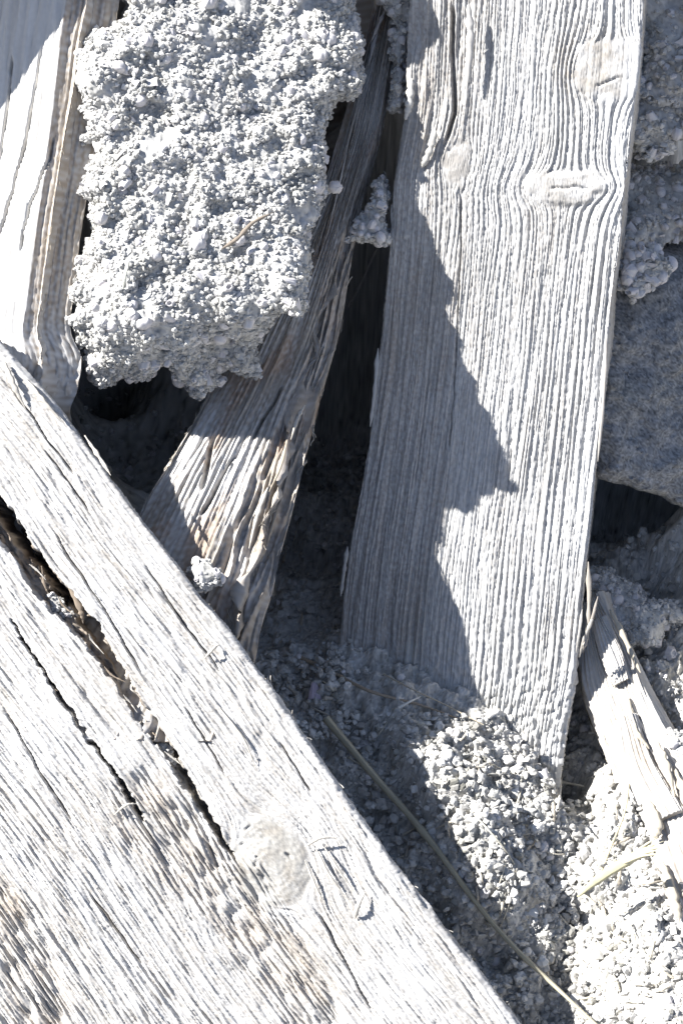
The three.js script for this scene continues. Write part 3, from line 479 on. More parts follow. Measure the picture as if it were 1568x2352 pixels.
// the big split board at the lower left ---------------------------------------------
{
  const edge = [[-160, 590], [0, 780], [150, 950], [300, 1158], [590, 1530], [900, 1972], [1200, 2352], [1330, 2520]];
  const gx = 0.615, gy = 0.788, tau = (x, y) => x * gx + y * gy, wOf = (t) => mix(0.078, 0.08, (t - 620) / 1970), WP = 1010;
  const rr = rail(edge.map(([x, y]) => [tau(x, y), x, y, wOf(tau(x, y))])), lr = (t) => { const [x, y, w] = rr(t); return [x - gy * WP, y + gx * WP, w + 0.028]; };
  const W = WP * PX, t0 = 560, t1 = 2630;
  const qt = (x, y) => { const t = tau(x, y), [ex, ey] = rr(t), d = (x - ex) * -gy + (y - ey) * gx; return [W - d * PX, (t - t0) * PX]; };
  const A = [[-60, 1110, 26], [3, 1201, 27], [60, 1280, 23], [96, 1334, 29], [205, 1455, 22], [275, 1561, 15], [323, 1641, 16], [384, 1724, 13], [432, 1808, 9], [500, 1920, 6], [545, 1990, 2]], B = [[20, 1420, 2], [58, 1487, 5], [118, 1577, 8], [176, 1667, 8], [224, 1731, 7], [282, 1811, 9], [308, 1860, 12], [330, 1900, 2]];
  const pa = A.map(([x, y]) => qt(x, y)), pb = B.map(([x, y]) => qt(x, y)), wide = (arr, k) => { const i = clamp(k * (arr.length - 1), 0, arr.length - 1.001), f = Math.floor(i); return mix(arr[f][2], arr[f + 1][2], i - f) * PX * 1.2; };
  const minor = [[[110, 1200], [250, 1420], [330, 1560]], [[330, 1290], [420, 1430], [520, 1560]], [[0, 1620], [90, 1780], [170, 1900]], [[420, 1620], [520, 1790]], [[100, 1030], [210, 1180]], [[720, 2080], [800, 2230], [860, 2340]], [[20, 880], [110, 1010], [180, 1100]], [[200, 2050], [330, 2230]], [[640, 1700], [720, 1830]]].map((l) => l.map(([x, y]) => qt(x, y)));
  const knot = { q: qt(622, 1985)[0], t: qt(622, 1985)[1], rx: 0.031, ry: 0.036 }, rot = [[340, 1860], [430, 1960], [540, 2060], [620, 2190], [720, 2330]].map(([x, y]) => qt(x, y)), rot2 = [[-60, 2060], [30, 2140], [80, 2270], [120, 2400]].map(([x, y]) => qt(x, y));
  const h = (q, t) => {
    const [psi, near, kn, lx, ly] = grain(q, t, [knot]);
    const fl = 0.0025 * noise(q * 7, t * 3.5, 1) + 0.0009 * noise(q * 40, t * 18, 2), p2 = psi + fl, s = q / W;
    const dash = noise(p2 * 290, t * 18, 3), dash2 = noise(p2 * 150 + 5, t * 17, 4), fine = noise(p2 * 620, t * 36, 5);
    const calm = step(-0.25, 0.35, noise(q * 12, t * 7, 14)), lines = step(0.62, 0.35, s);
    const inner = step(W, W - 0.02, q), scale = noise(p2 * 380, t * 22, 21), lift = Math.max(0, noise(p2 * 240 + 4, t * 15, 22));
    let v = (0.4 + 0.48 * calm) * (0.0007 * dash + 0.0012 * noise(p2 * 430, t * 40, 21) + 0.0017 * Math.max(0, noise(p2 * 360 + 4, t * 36, 22)) + 0.0012 * Math.max(0, noise(p2 * 250 + 2, t * 52, 24)) + 0.0011 * noise(p2 * 780, t * 66, 23)) + 0.001 * noise(q * 55, t * 30, 25) + (0.3 + 0.7 * inner) * 0.003 * noise(q * 12, t * 4, 6) + 0.0007 * jit(q, t, 4);
    v -= 0.0014 * step(0.32, 0.52, noise(p2 * 330 + 3, t * 26, 15)) + 0.0022 * step(0.46, 0.62, noise(p2 * 150 + 9, t * 8, 16));
    v += (0.4 + 0.6 * lines) * (0.00045 * ridges(p2 * 210, t * 4, 18) + 0.0006 * ridges(p2 * 480, t * 11, 19));
    if (near < 1.3) { const f = step(1.2, 0.8, near), a = Math.atan2(ly, lx), r2 = Math.hypot(lx, ly); const kv = 0.0025 * (1 - near * near) + 0.0001 * Math.cos(r2 / 0.0046 * 6.28 + a + 5 * noise(q * 45, t * 45, 1)) + 0.0011 * noise(q * 55, t * 55, 2) + 0.00045 * noise(q * 190, t * 190, 4) + 0.0004 * jit(q, t, 6) - 0.002 * step(0.55, 0.75, noise(a * 2.2, r2 * 260 + a, 9)) - 0.0035 * Math.exp(-Math.pow((r2 - 0.014 - 0.004 * noise(a * 1.5, 1, 2)) / 0.0013, 2)) * step(0.1, 0.5, noise(a * 1.2 + 4, r2 * 20, 3)); v = mix(v, kv, f); }
    const [dr] = pathDist(rot, q, t), [dr2] = pathDist(rot2, q, t), rr2 = Math.max(step(0.042, 0.01, dr + 0.014 * noise(q * 60, t * 40, 3)), step(0.03, 0.01, dr2 + 0.01 * noise(q * 50, t * 50, 8)));
    if (rr2 > 0) v += rr2 * 0.75 * (0.0042 * noise(q * 75, t * 32, 9) + 0.002 * noise(q * 190, t * 50, 10) + 0.0016 * ridges(q * 260, t * 26, 11) - 0.003);
    for (const l of minor) { const [d, k] = pathDist(l, q + 0.0016 * noise(t * 60, 3, l[0][0] * 90), t); const wd = 0.0009 * (0.6 + 0.8 * Math.abs(noise(t * 40, q * 60, 2))); if (d < 0.005) v -= 0.006 * step(wd * 1.3, wd * 0.2, d) * step(0, 0.15, k) * step(1, 0.8, k); }
    const jag = 0.0032 * noise(q * 90, t * 70, 11) + 0.002 * noise(q * 260, t * 170, 12) + 0.0012 * noise(q * 500, t * 300, 13);
    { const [d, k, sd] = pathDist(pa, q + jag, t), wd = wide(A, k) + 0.0022 * noise(t * 80, 1, 3) * (k < 0.95 ? 1 : 0); if (d < wd * 1.6 && k > 0.001 && k < 0.999) { const x = clamp((d * sd / wd + 1) / 2), xx = 1 - x; // x runs from the right lip (0) to the left lip (1)
      const deep = step(0, 0.07, xx) * (1 + 0.35 * noise(q * 130, t * 90, 4) + 0.2 * noise(q * 340, t * 240, 5)) * mix(0.013, mix(0.058, 0.02, step(0.5, 0.66, k)), step(0.34, 0.66, xx + 0.25 * noise(q * 70, t * 40, 13))) * step(0, 0.16, x); v -= deep * step(1.0, 0.9, k); } }
    { const [d, k] = pathDist(pb, q + jag * 0.8, t), wd = wide(B, k) * (0.55 + 0.5 * noise(t * 45, 3, 3)); if (d < wd * 1.5) v -= 0.022 * step(wd, wd * 0.45, d) * step(0, 0.05, k) * step(1, 0.95, k); }
    return v;
  };
  const col = (q, t) => {
    const [psi, near] = grain(q, t, [knot]), a = noise(psi * 190, t * 15, 51), b = noise(q * 420, t * 240, 52), c = noise(q * 26, t * 12, 53), d = noise(psi * 480, t * 60, 54);
    let w = mixc([0.41, 0.395, 0.37], [0.33, 0.302, 0.265], clamp(0.4 + 0.8 * a));
    const [dr] = pathDist(rot, q, t), [dr2] = pathDist(rot2, q, t), br = Math.max(step(0.05, 0.01, dr + 0.016 * noise(q * 90, t * 50, 1)), step(0.04, 0.012, dr2 + 0.012 * noise(q * 90, t * 60, 1)));
    w = mixc(w, [0.33, 0.285, 0.235], br * clamp(0.35 + 0.9 * noise(q * 60, t * 30, 3)));
    const [dc, kc] = pathDist(pa, q, t); const wc = wide(A, kc); if (dc < wc * 0.93 && kc > 0.001 && kc < 0.99) return mixc(mixc([0.17, 0.13, 0.095], [0.26, 0.24, 0.21], step(0.45, 0.7, kc + 0.2 * noise(q * 80, t * 50, 2))), [0.3, 0.265, 0.22], clamp(0.4 + 0.9 * noise(q * 190, t * 60, 6))); // bare brown heartwood in the split
    const kn = step(1.15, 0.85, near); w = mixc(w, mixc([0.33, 0.315, 0.285], [0.25, 0.225, 0.19], clamp(0.3 + noise(q * 70, t * 70, 5))), kn);
    const salt = clamp(0.38 + 0.5 * b + 0.6 * c + 0.35 * d + 0.7 * jit(q, t, 8) - 0.3 * kn); w = mixc(w, SALT, salt * 0.75 * (1 - 0.6 * br)); const k = 1 + 0.14 * b + 0.2 * jit(q, t, 9); return w.map((x) => x * k);
  };
  const base = at(430, 1950, 0.06), g = thing('timber_board', 'huge split fibrous board across the lower left corner with a round knot', 'board', base);
  const tb = timber({ left: lr, right: rr, t0, t1, rows: 580, cols: 490, T: 0.065, W, h, col, base, sideL: 6, sideR: 26, round: 0.005, splayL: 0.02, splayR: -0.12, parts: ['face', 'knot'], partOf: (q, t) => Math.hypot((q - knot.q) / knot.rx, (t - knot.t) / knot.ry) < 0.95 ? 1 : 0 });
  tb.geos.forEach((geo, i) => part(tb.names[i], geo, M.wood, g));
  fibres(g, tb, 8500, 0.0105, [0.44, 0.415, 0.37]);
  fibres(g, tb, 900, 0.011, [0.42, 0.38, 0.32], (q) => q > W - 0.006 && q < W + 0.012);
  const wAt = (x, y) => { const t = tau(x, y), [ex, ey, ew] = rr(t), d = (x - ex) * -gy + (y - ey) * gx; return ew + 0.028 * d / WP; };
  for (const [pts, wd, c] of [[[[470, 1512, 4], [490, 1490, 7], [505, 1480, 3]], 0.004, 0], [[[700, 1945, 3], [735, 1925, 8], [775, 1925, 6]], 0.004, 0], [[[722, 1942, 2], [750, 2000, 5], [796, 2064, 2]], 0.004, 0], [[[700, 1975, 2], [722, 2030, 4], [752, 2090, 1]], 0.003, 0], [[[738, 1935, 2], [772, 1990, 5], [815, 2050, 2]], 0.003, 0], [[[815, 2110, 2], [822, 2080, 7], [838, 2050, 4]], 0.006, 0], 
    ...[[90, 1310], [150, 1385], [215, 1470], [262, 1545], [300, 1610], [345, 1665], [400, 1740], [105, 1560], [180, 1665], [245, 1765]].map(([x, y], i) => [[[x - 22 + 6 * (i % 3), y - 14, 0], [x - 4, y + 6 * (i % 2), -1 - i % 3], [x + 16 + 4 * (i % 4), y + 22 + 5 * (i % 3), -1]], 0.0026, i % 2]),
    [[[96, 1300, 0], [104, 1345, -6], [112, 1365, -8]], 0.003, 1], [[[150, 1330, 0], [185, 1400, -4], [192, 1432, -8]], 0.007, 1], [[[262, 1872, 1], [292, 1848, 5], [318, 1846, 3]], 0.003, 0], [[[500, 1620, 1], [560, 1700, 4], [590, 1770, 1]], 0.003, 0], [[[195, 1000, 2], [235, 1060, 5], [255, 1092, 7]], 0.005, 0], [[[60, 870, 2], [100, 920, 6], [150, 975, 3]], 0.006, 0], [[[10, 830, 4], [30, 880, 6], [60, 940, 2]], 0.007, 0]])
    part('splinter', sliver(pts.map(([x, y, l]) => at(x, y, wAt(x, y) + l * 0.001)), taper(wd * 0.8, wd * 0.4, 0.45), wd * 0.3, c ? [0.24, 0.19, 0.14] : [0.42, 0.39, 0.34], base, 0.6), M.wood, g);
}

// the broken board at the lower right ------------------------------------------------
{
  const ax = 0.5, ay = 0.866, mk = (pts) => rail(pts.map(([t, x, y, w]) => [t, x, y, w]));
  const board = (lp, rp, t1, T, W, base, parent, name, rows, cols, seed, tilt) => {
    const h = (q, t) => { const qq = q + 0.004 * noise(q * 20, t * 12, seed); let v = 0.0014 * noise(qq * 240, t * 26, seed) + 0.0005 * noise(qq * 560, t * 90, seed + 1) + 0.004 * noise(q * 34, t * 12, seed + 2) + 0.0004 * noise(q * 420, t * 400, 3) - 0.003 * step(0.3, 0.6, noise(qq * 110, t * 14, seed + 5)) + 0.0008 * Math.cos(qq / 0.0034 * 6.28 + 2 * noise(q * 60, t * 9, 2)); return v; };
    const col = (q, t) => { const a = noise(q * 170, t * 14, seed + 7), b = noise(q * 420, t * 260, seed), c = noise(q * 50, t * 20, seed + 3); const w = mixc([0.4, 0.38, 0.345], [0.32, 0.27, 0.215], clamp(0.3 + 0.9 * a)); return mixc(w, SALT, clamp(0.35 + 0.5 * b + 0.6 * c) * 0.7); };
    const tb = timber({ left: mk(lp), right: mk(rp), t0: 0, t1, rows, cols, T, W, h, col, base, sideL: 14, sideR: 12, round: 0.003, splayL: 0.3, splayR: 0.1, parts: [name] });
    part(name, tb.geos[0], M.wood, parent); return tb;
  };
  const base = at(1480, 1900, -0.05), g = thing('broken_board', 'short splintered board stuck in the soil at the lower right', 'board', base);
  const tb = board([[0, 1332, 1400, -0.125], [160, 1336, 1560, -0.105], [340, 1398, 1716, -0.075], [470, 1455, 1830, -0.045], [620, 1510, 1960, -0.012], [760, 1560, 2100, 0.02], [900, 1620, 2250, 0.05]], [[0, 1372, 1356, -0.118], [160, 1442, 1500, -0.098], [300, 1497, 1620, -0.072], [430, 1566, 1735, -0.045], [600, 1650, 1860, -0.01], [760, 1720, 2010, 0.02], [900, 1770, 2150, 0.05]], 900, 0.03, 0.045, base, g, 'plank', 300, 70, 61);
  fibres(g, tb, 700, 0.009, [0.4, 0.36, 0.28]);
  board([[0, 1362, 1425, -0.1], [80, 1380, 1500, -0.092], [160, 1414, 1572, -0.083]], [[0, 1386, 1412, -0.097], [80, 1426, 1490, -0.088], [160, 1446, 1556, -0.082]], 160, 0.008, 0.017, base, g, 'splinter', 90, 34, 71);
  board([[0, 1412, 1655, -0.071], [100, 1428, 1745, -0.055], [260, 1500, 1890, -0.022]], [[0, 1452, 1636, -0.066], [100, 1490, 1730, -0.049], [260, 1560, 1860, -0.015]], 260, 0.012, 0.022, base, g, 'splinter', 130, 40, 75);
  board([[0, 1410, 1700, -0.075], [40, 1424, 1750, -0.068], [70, 1440, 1772, -0.065]], [[0, 1428, 1690, -0.07], [40, 1440, 1735, -0.065], [70, 1448, 1768, -0.062]], 70, 0.01, 0.007, base, g, 'splinter', 50, 16, 79);
  for (const [pts, w] of [[[[1400, 1400, -0.1], [1440, 1480, -0.092], [1470, 1545, -0.085]], 0.006], [[[1505, 1700, -0.05], [1530, 1760, -0.035], [1548, 1830, -0.026]], 0.008], [[[1490, 1840, -0.03], [1510, 1900, -0.014], [1500, 1930, -0.012]], 0.01], [[[1545, 1760, -0.04], [1580, 1840, -0.02], [1600, 1900, -0.01]], 0.008], [[[1440, 1600, -0.08], [1460, 1680, -0.06], [1490, 1720, -0.055]], 0.006], [[[1520, 1980, 0.0], [1545, 2060, 0.02], [1560, 2120, 0.03]], 0.01]])
    part('splinter', sliver(pts.map((p) => at(...p)), taper(w, w * 0.6, 0.3), w * 0.5, [0.38, 0.34, 0.27], base, 0.7), M.wood, g);
}

// ------------------------------------------------------------------ lumps of cemented barnacles, rock
function clod(poly, { mid, th, r, cell, w0, w1, rough, top = 0.006, seed = 1, col, place = null, ballSize = 0.0085 }, base) {
  const xs = poly.map((p) => p[0]), ys = poly.map((p) => p[1]), c = cell / PX, mx = 10 * 1 / 1, x0 = Math.min(...xs) - 30, x1 = Math.max(...xs) + 30, y0 = Math.min(...ys) - 30, y1 = Math.max(...ys) + 30;
  const nx = Math.ceil((x1 - x0) / c), ny = Math.ceil((y1 - y0) / c), nz = Math.ceil((w1 - w0) / cell), D = new Float32Array(nx * ny), Md = new Float32Array(nx * ny), T2 = new Float32Array(nx * ny);
  for (let j = 0; j < ny; j++) for (let i = 0; i < nx; i++) {
    const x = x0 + i * c, y = y0 + j * c, a = x * PX, b = y * PX;
    D[i + j * nx] = polyDist(poly, x, y) * PX + rough * (0.5 * noise(a * 70, b * 70, seed) + 0.8 * noise(a * 28, b * 28, seed + 5));
    Md[i + j * nx] = mid(x, y) + top * 1.6 * noise(a * 16, b * 16, seed + 9) + top * noise(a * 45, b * 45, seed + 3); T2[i + j * nx] = th;
  }
  const f = (i, j, k) => {
    const ij = i + j * nx, w = w0 + k * cell, dz = Math.abs(w - Md[ij]) - T2[ij] + r, dx = D[ij] + r;
    let d = Math.hypot(Math.max(dx, 0), Math.max(dz, 0)) + Math.min(Math.max(dx, dz), 0) - r;
    if (Math.abs(d) > 0.012 || rough === 0) return d;
    const a = i * cell, b = j * cell, e = k * cell;
    if (rough < 0.002) return d + rough * (1.2 * noise(a * 60, b * 60, e * 60) + 0.5 * noise(a * 200, b * 200, e * 200) + 0.4 * noise(a * 480, b * 480, e * 480));
    d += 0.0022 * step(0.3, 0.6, noise(a * 95, b * 95, e * 95 + seed * 3)); d -= 0.4 * ballSize * (balls(a / ballSize + 3, b / ballSize, e / ballSize, seed) - 0.05) + 0.0022 * balls(a / 0.0038, b / 0.0038, e / 0.0038, seed + 1) + rough * 0.55 * noise(a * 55, b * 55, e * 55 + seed) + 0.0011 * noise(a * 330, b * 330, e * 330) + 0.0008 * noise(a * 620, b * 620, e * 620 + seed) - 0.0012;
    return d;
  };
  const g = surfaceNet(nx, ny, nz, f, (x, y, z, p) => at(x0 + x * c, y0 + y * c, w0 + z * cell, p).sub(base), (x, y, z) => col(x * cell, y * cell, z * cell));
  return g;
}
const concrete = (x, y, z) => { const a = noise(x * 60, y * 60, z * 60), b = noise(x * 330, y * 330, z * 330), k = 1 + 0.2 * a + 0.3 * b + 0.25 * jit(x + z, y, 4); return [0.405 * k, 0.395 * k, (0.372 + 0.012 * a) * k]; };
const concreteAt = (p) => concrete(p.x + 1, p.y + 1, p.z + 1).map((c) => c * 1.03);

{ // the big slab
  const poly = [[284, -110], [420, -140], [640, -130], [790, -90], [812, -10], [832, 50], [838, 110], [828, 165], [836, 205], [820, 234], [782, 230], [758, 246], [742, 280], [748, 330], [750, 400], [742, 460], [726, 520], [712, 560], [716, 620], [704, 690], [690, 722], [640, 724], [612, 775], [590, 830], [592, 868], [560, 872], [520, 868], [470, 918], [425, 905], [395, 875], [372, 850], [350, 868], [300, 872], [240, 868], [205, 845], [192, 800], [172, 770], [168, 735], [176, 700], [170, 668], [190, 640], [184, 600], [192, 560], [214, 520], [218, 470], [200, 440], [192, 385], [208, 340], [192, 300], [200, 262], [176, 240], [168, 180], [180, 110], [212, 66], [250, 42], [284, 34]];
  const base = at(460, 480, -0.01), g = thing('barnacle_slab', 'large pale crumbly slab of cemented barnacle shells resting on the dark beam', 'slab', base);
  const geo = clod(poly, { mid: (x, y) => 0.03 - 0.031 * clamp((720 - y) / 490, 0, 1.5) * clamp((x - 230) / 520, 0, 1.1) - mix(0.03 * step(730, 890, y), 0.004 * step(640, 720, y) + 0.044 * step(712, 810, y), step(400, 500, x + 30 * noise(x * 0.02, y * 0.03, 2))) + 0.011 * Math.exp(-((x - 676) ** 2 + (y - 690) ** 2) / 3600), th: 0.042, r: 0.03, cell: 0.00145, w0: -0.08, w1: 0.118, rough: 0.011, top: 0.005, seed: 3, col: concrete }, base);
  part('crust', geo, M.soil, g);
  dress(g, geo, { crumbs: 26000, crumbSize: 0.00125, shells: 280, shellSize: 0.0052, col: concreteAt, gap: 0.007 });
  part('grass_blade', sliver([at(296, 598, 0.078), at(288, 630, 0.084), at(283, 664, 0.079)], taper(0.0022, 0.003, 0.3), 0.0008, [0.55, 0.54, 0.46], base), M.wood, g);
  const tw = [at(508, 572, 0.073), at(545, 548, 0.073), at(580, 512, 0.07), at(626, 488, 0.066)];
  const t = thing('dry_twig', 'thin brown twig lying on the middle of the pale slab', 'twig', tw[1]);
  part('stick', sliver(tw, (k) => 0.0004 + 0.003 * Math.pow(Math.sin(Math.min(1, k * 1.05) * Math.PI), 0.6), 0.0022, [0.2, 0.165, 0.13], tw[1], 0.6), M.wood, t);
}
function lumpThing(name, label, cat, poly, opt, dressOpt, basePt, group) {
  const base = at(...basePt), g = thing(name, label, cat, base, group), geo = clod(poly, { col: concrete, ...opt }, base);
  part(opt.part ?? 'crust', geo, opt.mat ?? M.soil, g); if (dressOpt) dress(g, geo, { col: concreteAt, gap: 0.006, ...dressOpt }); return g;
}
lumpThing('barnacle_clump', 'wedge shaped barnacle clump caught between the dark beam and the ridged post', 'clump', [[880, 400], [898, 430], [892, 560], [850, 562], [830, 555], [790, 556], [806, 520], [850, 470], [858, 420]], { mid: () => -0.035, th: 0.02, r: 0.014, cell: 0.0013, w0: -0.07, w1: 0.0, rough: 0.006, top: 0.004, seed: 11 }, { crumbs: 700, crumbSize: 0.0014, shells: 36, shellSize: 0.0042 }, [850, 550, -0.05]);
lumpThing('barnacle_clump', 'long barnacle clump filling the gap between beam and post at the top', 'clump', [[850, -80], [960, -80], [946, 60], [936, 170], [925, 250], [905, 262], [894, 250], [902, 190], [890, 120], [905, 60], [870, 0]], { mid: () => -0.036, th: 0.022, r: 0.014, cell: 0.0014, w0: -0.075, w1: 0.005, rough: 0.006, top: 0.005, seed: 13 }, { crumbs: 900, crumbSize: 0.0014, shells: 42, shellSize: 0.0042 }, [910, 200, -0.05]);
lumpThing('barnacle_clump', 'small sunlit barnacle lump stuck on the lower beam beside the split board', 'clump', [[452, 1276], [478, 1282], [508, 1312], [510, 1332], [478, 1346], [456, 1362], [446, 1345], [440, 1312]], { mid: () => 0.057, th: 0.016, r: 0.012, cell: 0.0011, w0: 0.028, w1: 0.088, rough: 0.005, top: 0.003, seed: 17 }, { crumbs: 420, crumbSize: 0.0013, shells: 12, shellSize: 0.0042 }, [475, 1330, 0.03]);
lumpThing('barnacle_clump', 'shaded mass of barnacle conglomerate beyond the post in the upper right corner', 'clump', [[1440, -90], [1660, -90], [1670, 330], [1600, 322], [1540, 322], [1500, 348], [1452, 360], [1430, 330], [1440, 200]], { mid: (x, y) => -0.1 + 0.0001 * (330 - y) * 0, th: 0.045, r: 0.03, cell: 0.0017, w0: -0.17, w1: -0.03, rough: 0.011, top: 0.008, seed: 19 }, { crumbs: 3200, crumbSize: 0.0017, shells: 150, shellSize: 0.0048 }, [1560, 330, -0.14]);
lumpThing('barnacle_clump', 'shaded bed of loose barnacle shells between the corner mass and the grey boulder', 'clump', [[1400, 380], [1760, 370], [1760, 560], [1560, 545], [1470, 570], [1420, 620], [1400, 560]], { mid: (x, y) => -0.145 + 0.00012 * (y - 400), th: 0.025, r: 0.02, cell: 0.0017, w0: -0.19, w1: -0.08, rough: 0.008, top: 0.007, seed: 23 }, { crumbs: 1800, crumbSize: 0.0017, shells: 110, shellSize: 0.0052 }, [1560, 560, -0.15]);
lumpThing('barnacle_clump', 'little cluster of pale barnacles sitting on the shoulder of the grey boulder', 'clump', [[1440, 572], [1500, 560], [1540, 600], [1530, 640], [1490, 655], [1450, 690], [1420, 660], [1424, 610]], { mid: () => -0.072, th: 0.012, r: 0.01, cell: 0.0012, w0: -0.1, w1: -0.045, rough: 0.005, top: 0.003, seed: 29 }, { crumbs: 420, crumbSize: 0.0014, shells: 34, shellSize: 0.0056, }, [1480, 640, -0.085]);
{
  const rockCol = (x, y, z) => { const a = fbm(x * 26, y * 26, z * 26, 3), b = noise(x * 420, y * 420, z * 420), c = noise(x * 120, y * 120, z * 120), k = 1 + 0.55 * b + 0.25 * c + 0.9 * jit(x + z, y, 5); return mixc([0.2 * k, 0.2 * k, 0.198 * k], [0.255 * k, 0.24 * k, 0.21 * k], clamp(0.15 + 0.9 * a + 0.3 * c)); };
  lumpThing('boulder', 'smooth dark grey boulder in the shade to the right of the post', 'boulder', [[1340, 560], [1660, 530], [1690, 1150], [1640, 1190], [1568, 1166], [1510, 1138], [1460, 1128], [1420, 1110], [1370, 1100], [1330, 1000]], { mid: (x, y) => -0.125 - 0.00022 * Math.max(0, 740 - y) - 0.00014 * Math.max(0, x - 1420), th: 0.05, r: 0.024, cell: 0.00155, w0: -0.24, w1: -0.04, rough: 0.0026, top: 0.007, seed: 37, col: rockCol, mat: M.rock, part: 'stone' }, null, [1560, 1150, -0.16]);
}
lumpThing('barnacle_clump', 'layered barnacle conglomerate in the shade under the boulder, right of the post', 'clump', [[1340, 1290], [1400, 1300], [1470, 1355], [1568, 1380], [1700, 1380], [1700, 1450], [1540, 1440], [1500, 1485], [1440, 1490], [1380, 1470], [1330, 1400]], { mid: (x, y) => -0.15 + 0.0001 * (y - 1400), th: 0.022, r: 0.018, cell: 0.0015, w0: -0.2, w1: -0.1, rough: 0.008, top: 0.006, seed: 41 }, { crumbs: 1500, crumbSize: 0.0016, shells: 60, shellSize: 0.0046 }, [1480, 1450, -0.17]);
lumpThing('soil_clod', 'lit crumbly clod at the right edge below the broken board tip', 'clod', [[1525, 1665], [1600, 1690], [1640, 1760], [1600, 1800], [1560, 1760], [1530, 1710]], { mid: () => -0.06, th: 0.012, r: 0.01, cell: 0.0013, w0: -0.09, w1: -0.03, rough: 0.006, top: 0.003, seed: 43 }, { crumbs: 300, crumbSize: 0.0014, shells: 5, shellSize: 0.004 }, [1570, 1750, -0.07]);

const CLODS = [1, 2, 3].map((s) => { const g = new THREE.IcosahedronGeometry(1, 5), p = g.attributes.position, c = []; for (let i = 0; i < p.count; i++) { const x = p.getX(i), y = p.getY(i), z = p.getZ(i), k = 0.85 + 0.4 * noise(x * 1.4 + s * 9, y * 1.4, z * 1.4) + 0.3 * noise(x * 3.3 + s, y * 3.3, z * 3.3) + 0.22 * Math.abs(noise(x * 8, y * 8 + s, z * 8)); p.setXYZ(i, x * k, y * k, z * k); c.push(...soilColour(x * 0.02 + s, y * 0.02, z * 0.02)); } g.setAttribute('color', new THREE.Float32BufferAttribute(c, 3)); g.deleteAttribute('uv'); g.deleteAttribute('normal'); const m = mergeVertices(g, 1e-5); m.computeVertexNormals(); return m; });
// ------------------------------------------------------------------ on the soil
{
  const lists = [[], [], []], p = new THREE.Vector3();
  const zones = [[600, 1500, 800, 1700, 1500], [760, 1640, 1320, 2352, 8500], [1250, 1680, 1590, 2360, 3000], [620, 1000, 850, 1560, 900], [1360, 1200, 1590, 1700, 900], [180, 880, 460, 1200, 500]];
  for (const [x0, y0, x1, y1, n] of zones) for (let i = 0; i < n; i++) {
    const x = mix(x0, x1, rnd()), y = mix(y0, y1, rnd()); onGroundFast(x, y, p); const s = 0.0005 + 0.0042 * Math.pow(rnd(), 7), k = 0.8 + 0.45 * rnd(), c = soilColour(p.x, p.y, p.z);
    lists[i % 3].push([p.clone().addScaledVector(UP, 0).add(new THREE.Vector3(0, s * 0.3, 0)), turn(), new THREE.Vector3(s, s * (0.5 + 0.6 * rnd()), s), c.map((v) => v * k)]);
  }
  const g = new THREE.Group(); g.name = 'gravel'; g.userData.kind = 'stuff'; scene.add(g); tag(g, 'loose crumbs and grit strewn over the pale soil', 'gravel');
  LUMPS.forEach((geo, i) => scatter('grit', g, geo, M.soil, lists[i]));
}
function onGroundFast(x, y, out) { let lo = 0.2, hi = -0.9; for (let w = 0.2; w > -0.9; w -= 0.02) { at(x, y, w, out); if (out.y < groundBase(out.x, out.z)) { hi = w; lo = w + 0.02; break; } } for (let i = 0; i < 5; i++) { const m = (lo + hi) / 2; at(x, y, m, out); if (out.y < groundHeight(out.x, out.z)) hi = m; else lo = m; } at(x, y, lo, out); return out; }
function shellThing(x, y, s, k, label, group, tint) {
  const p = onGround(x, y), m = new THREE.Mesh(SHELLS[k], tint ?? M.shell); m.name = numbered(k > 4 ? 'shell_fragment' : 'barnacle_shell'); m.castShadow = m.receiveShadow = true;
  const d = new THREE.Vector3(rnd() - 0.5, 1.2, rnd() - 0.2).normalize(); m.quaternion.setFromUnitVectors(new THREE.Vector3(0, 1, 0), d).multiply(tmpQ.setFromAxisAngle(new THREE.Vector3(0, 1, 0), rnd() * 6.3));
  m.scale.set(s, s * (0.8 + 0.4 * rnd()), s); m.position.copy(p).add(new THREE.Vector3(0, k > 4 ? 0.0005 : -s * 0.15, 0)); scene.add(m); return tag(m, label, 'shell', group);
}
const mauve = new THREE.MeshStandardMaterial({ vertexColors: true, color: new THREE.Color().setRGB(0.8, 0.7, 0.82), roughness: 0.7 });
shellThing(722, 1588, 0.0085, 5, 'mauve shell plate lying in the shade beside the split board', undefined, mauve);
shellThing(1112, 2045, 0.0062, 3, 'round white barnacle on the soil right of the long straw', undefined);
shellThing(1138, 2205, 0.005, 1, 'white knobbly shell near the bottom end of the long straw', undefined);
shellThing(1250, 1785, 0.0075, 6, 'thin upright white shell flake at the foot of the ridged post', undefined);
shellThing(842, 1708, 0.0068, 7, 'flat pale shell flake left of the thick end of the long straw', undefined);
shellThing(920, 1556, 0.004, 0, 'single white shell on the dusty foot of the ridged post', undefined);
shellThing(745, 1046, 0.004, 5, 'bright shell chip deep in the dark gap between beam and post', undefined);
shellThing(1180, 1710, 0.0095, 5, 'long white shell splinter standing below the foot of the post', undefined);
shellThing(1460, 1990, 0.0075, 6, 'upright white shell flake in the sunlit soil below the yellow blade', undefined);
shellThing(1540, 1500, 0.007, 3, 'pale open barnacle in the shade at the right edge behind the broken board', undefined);
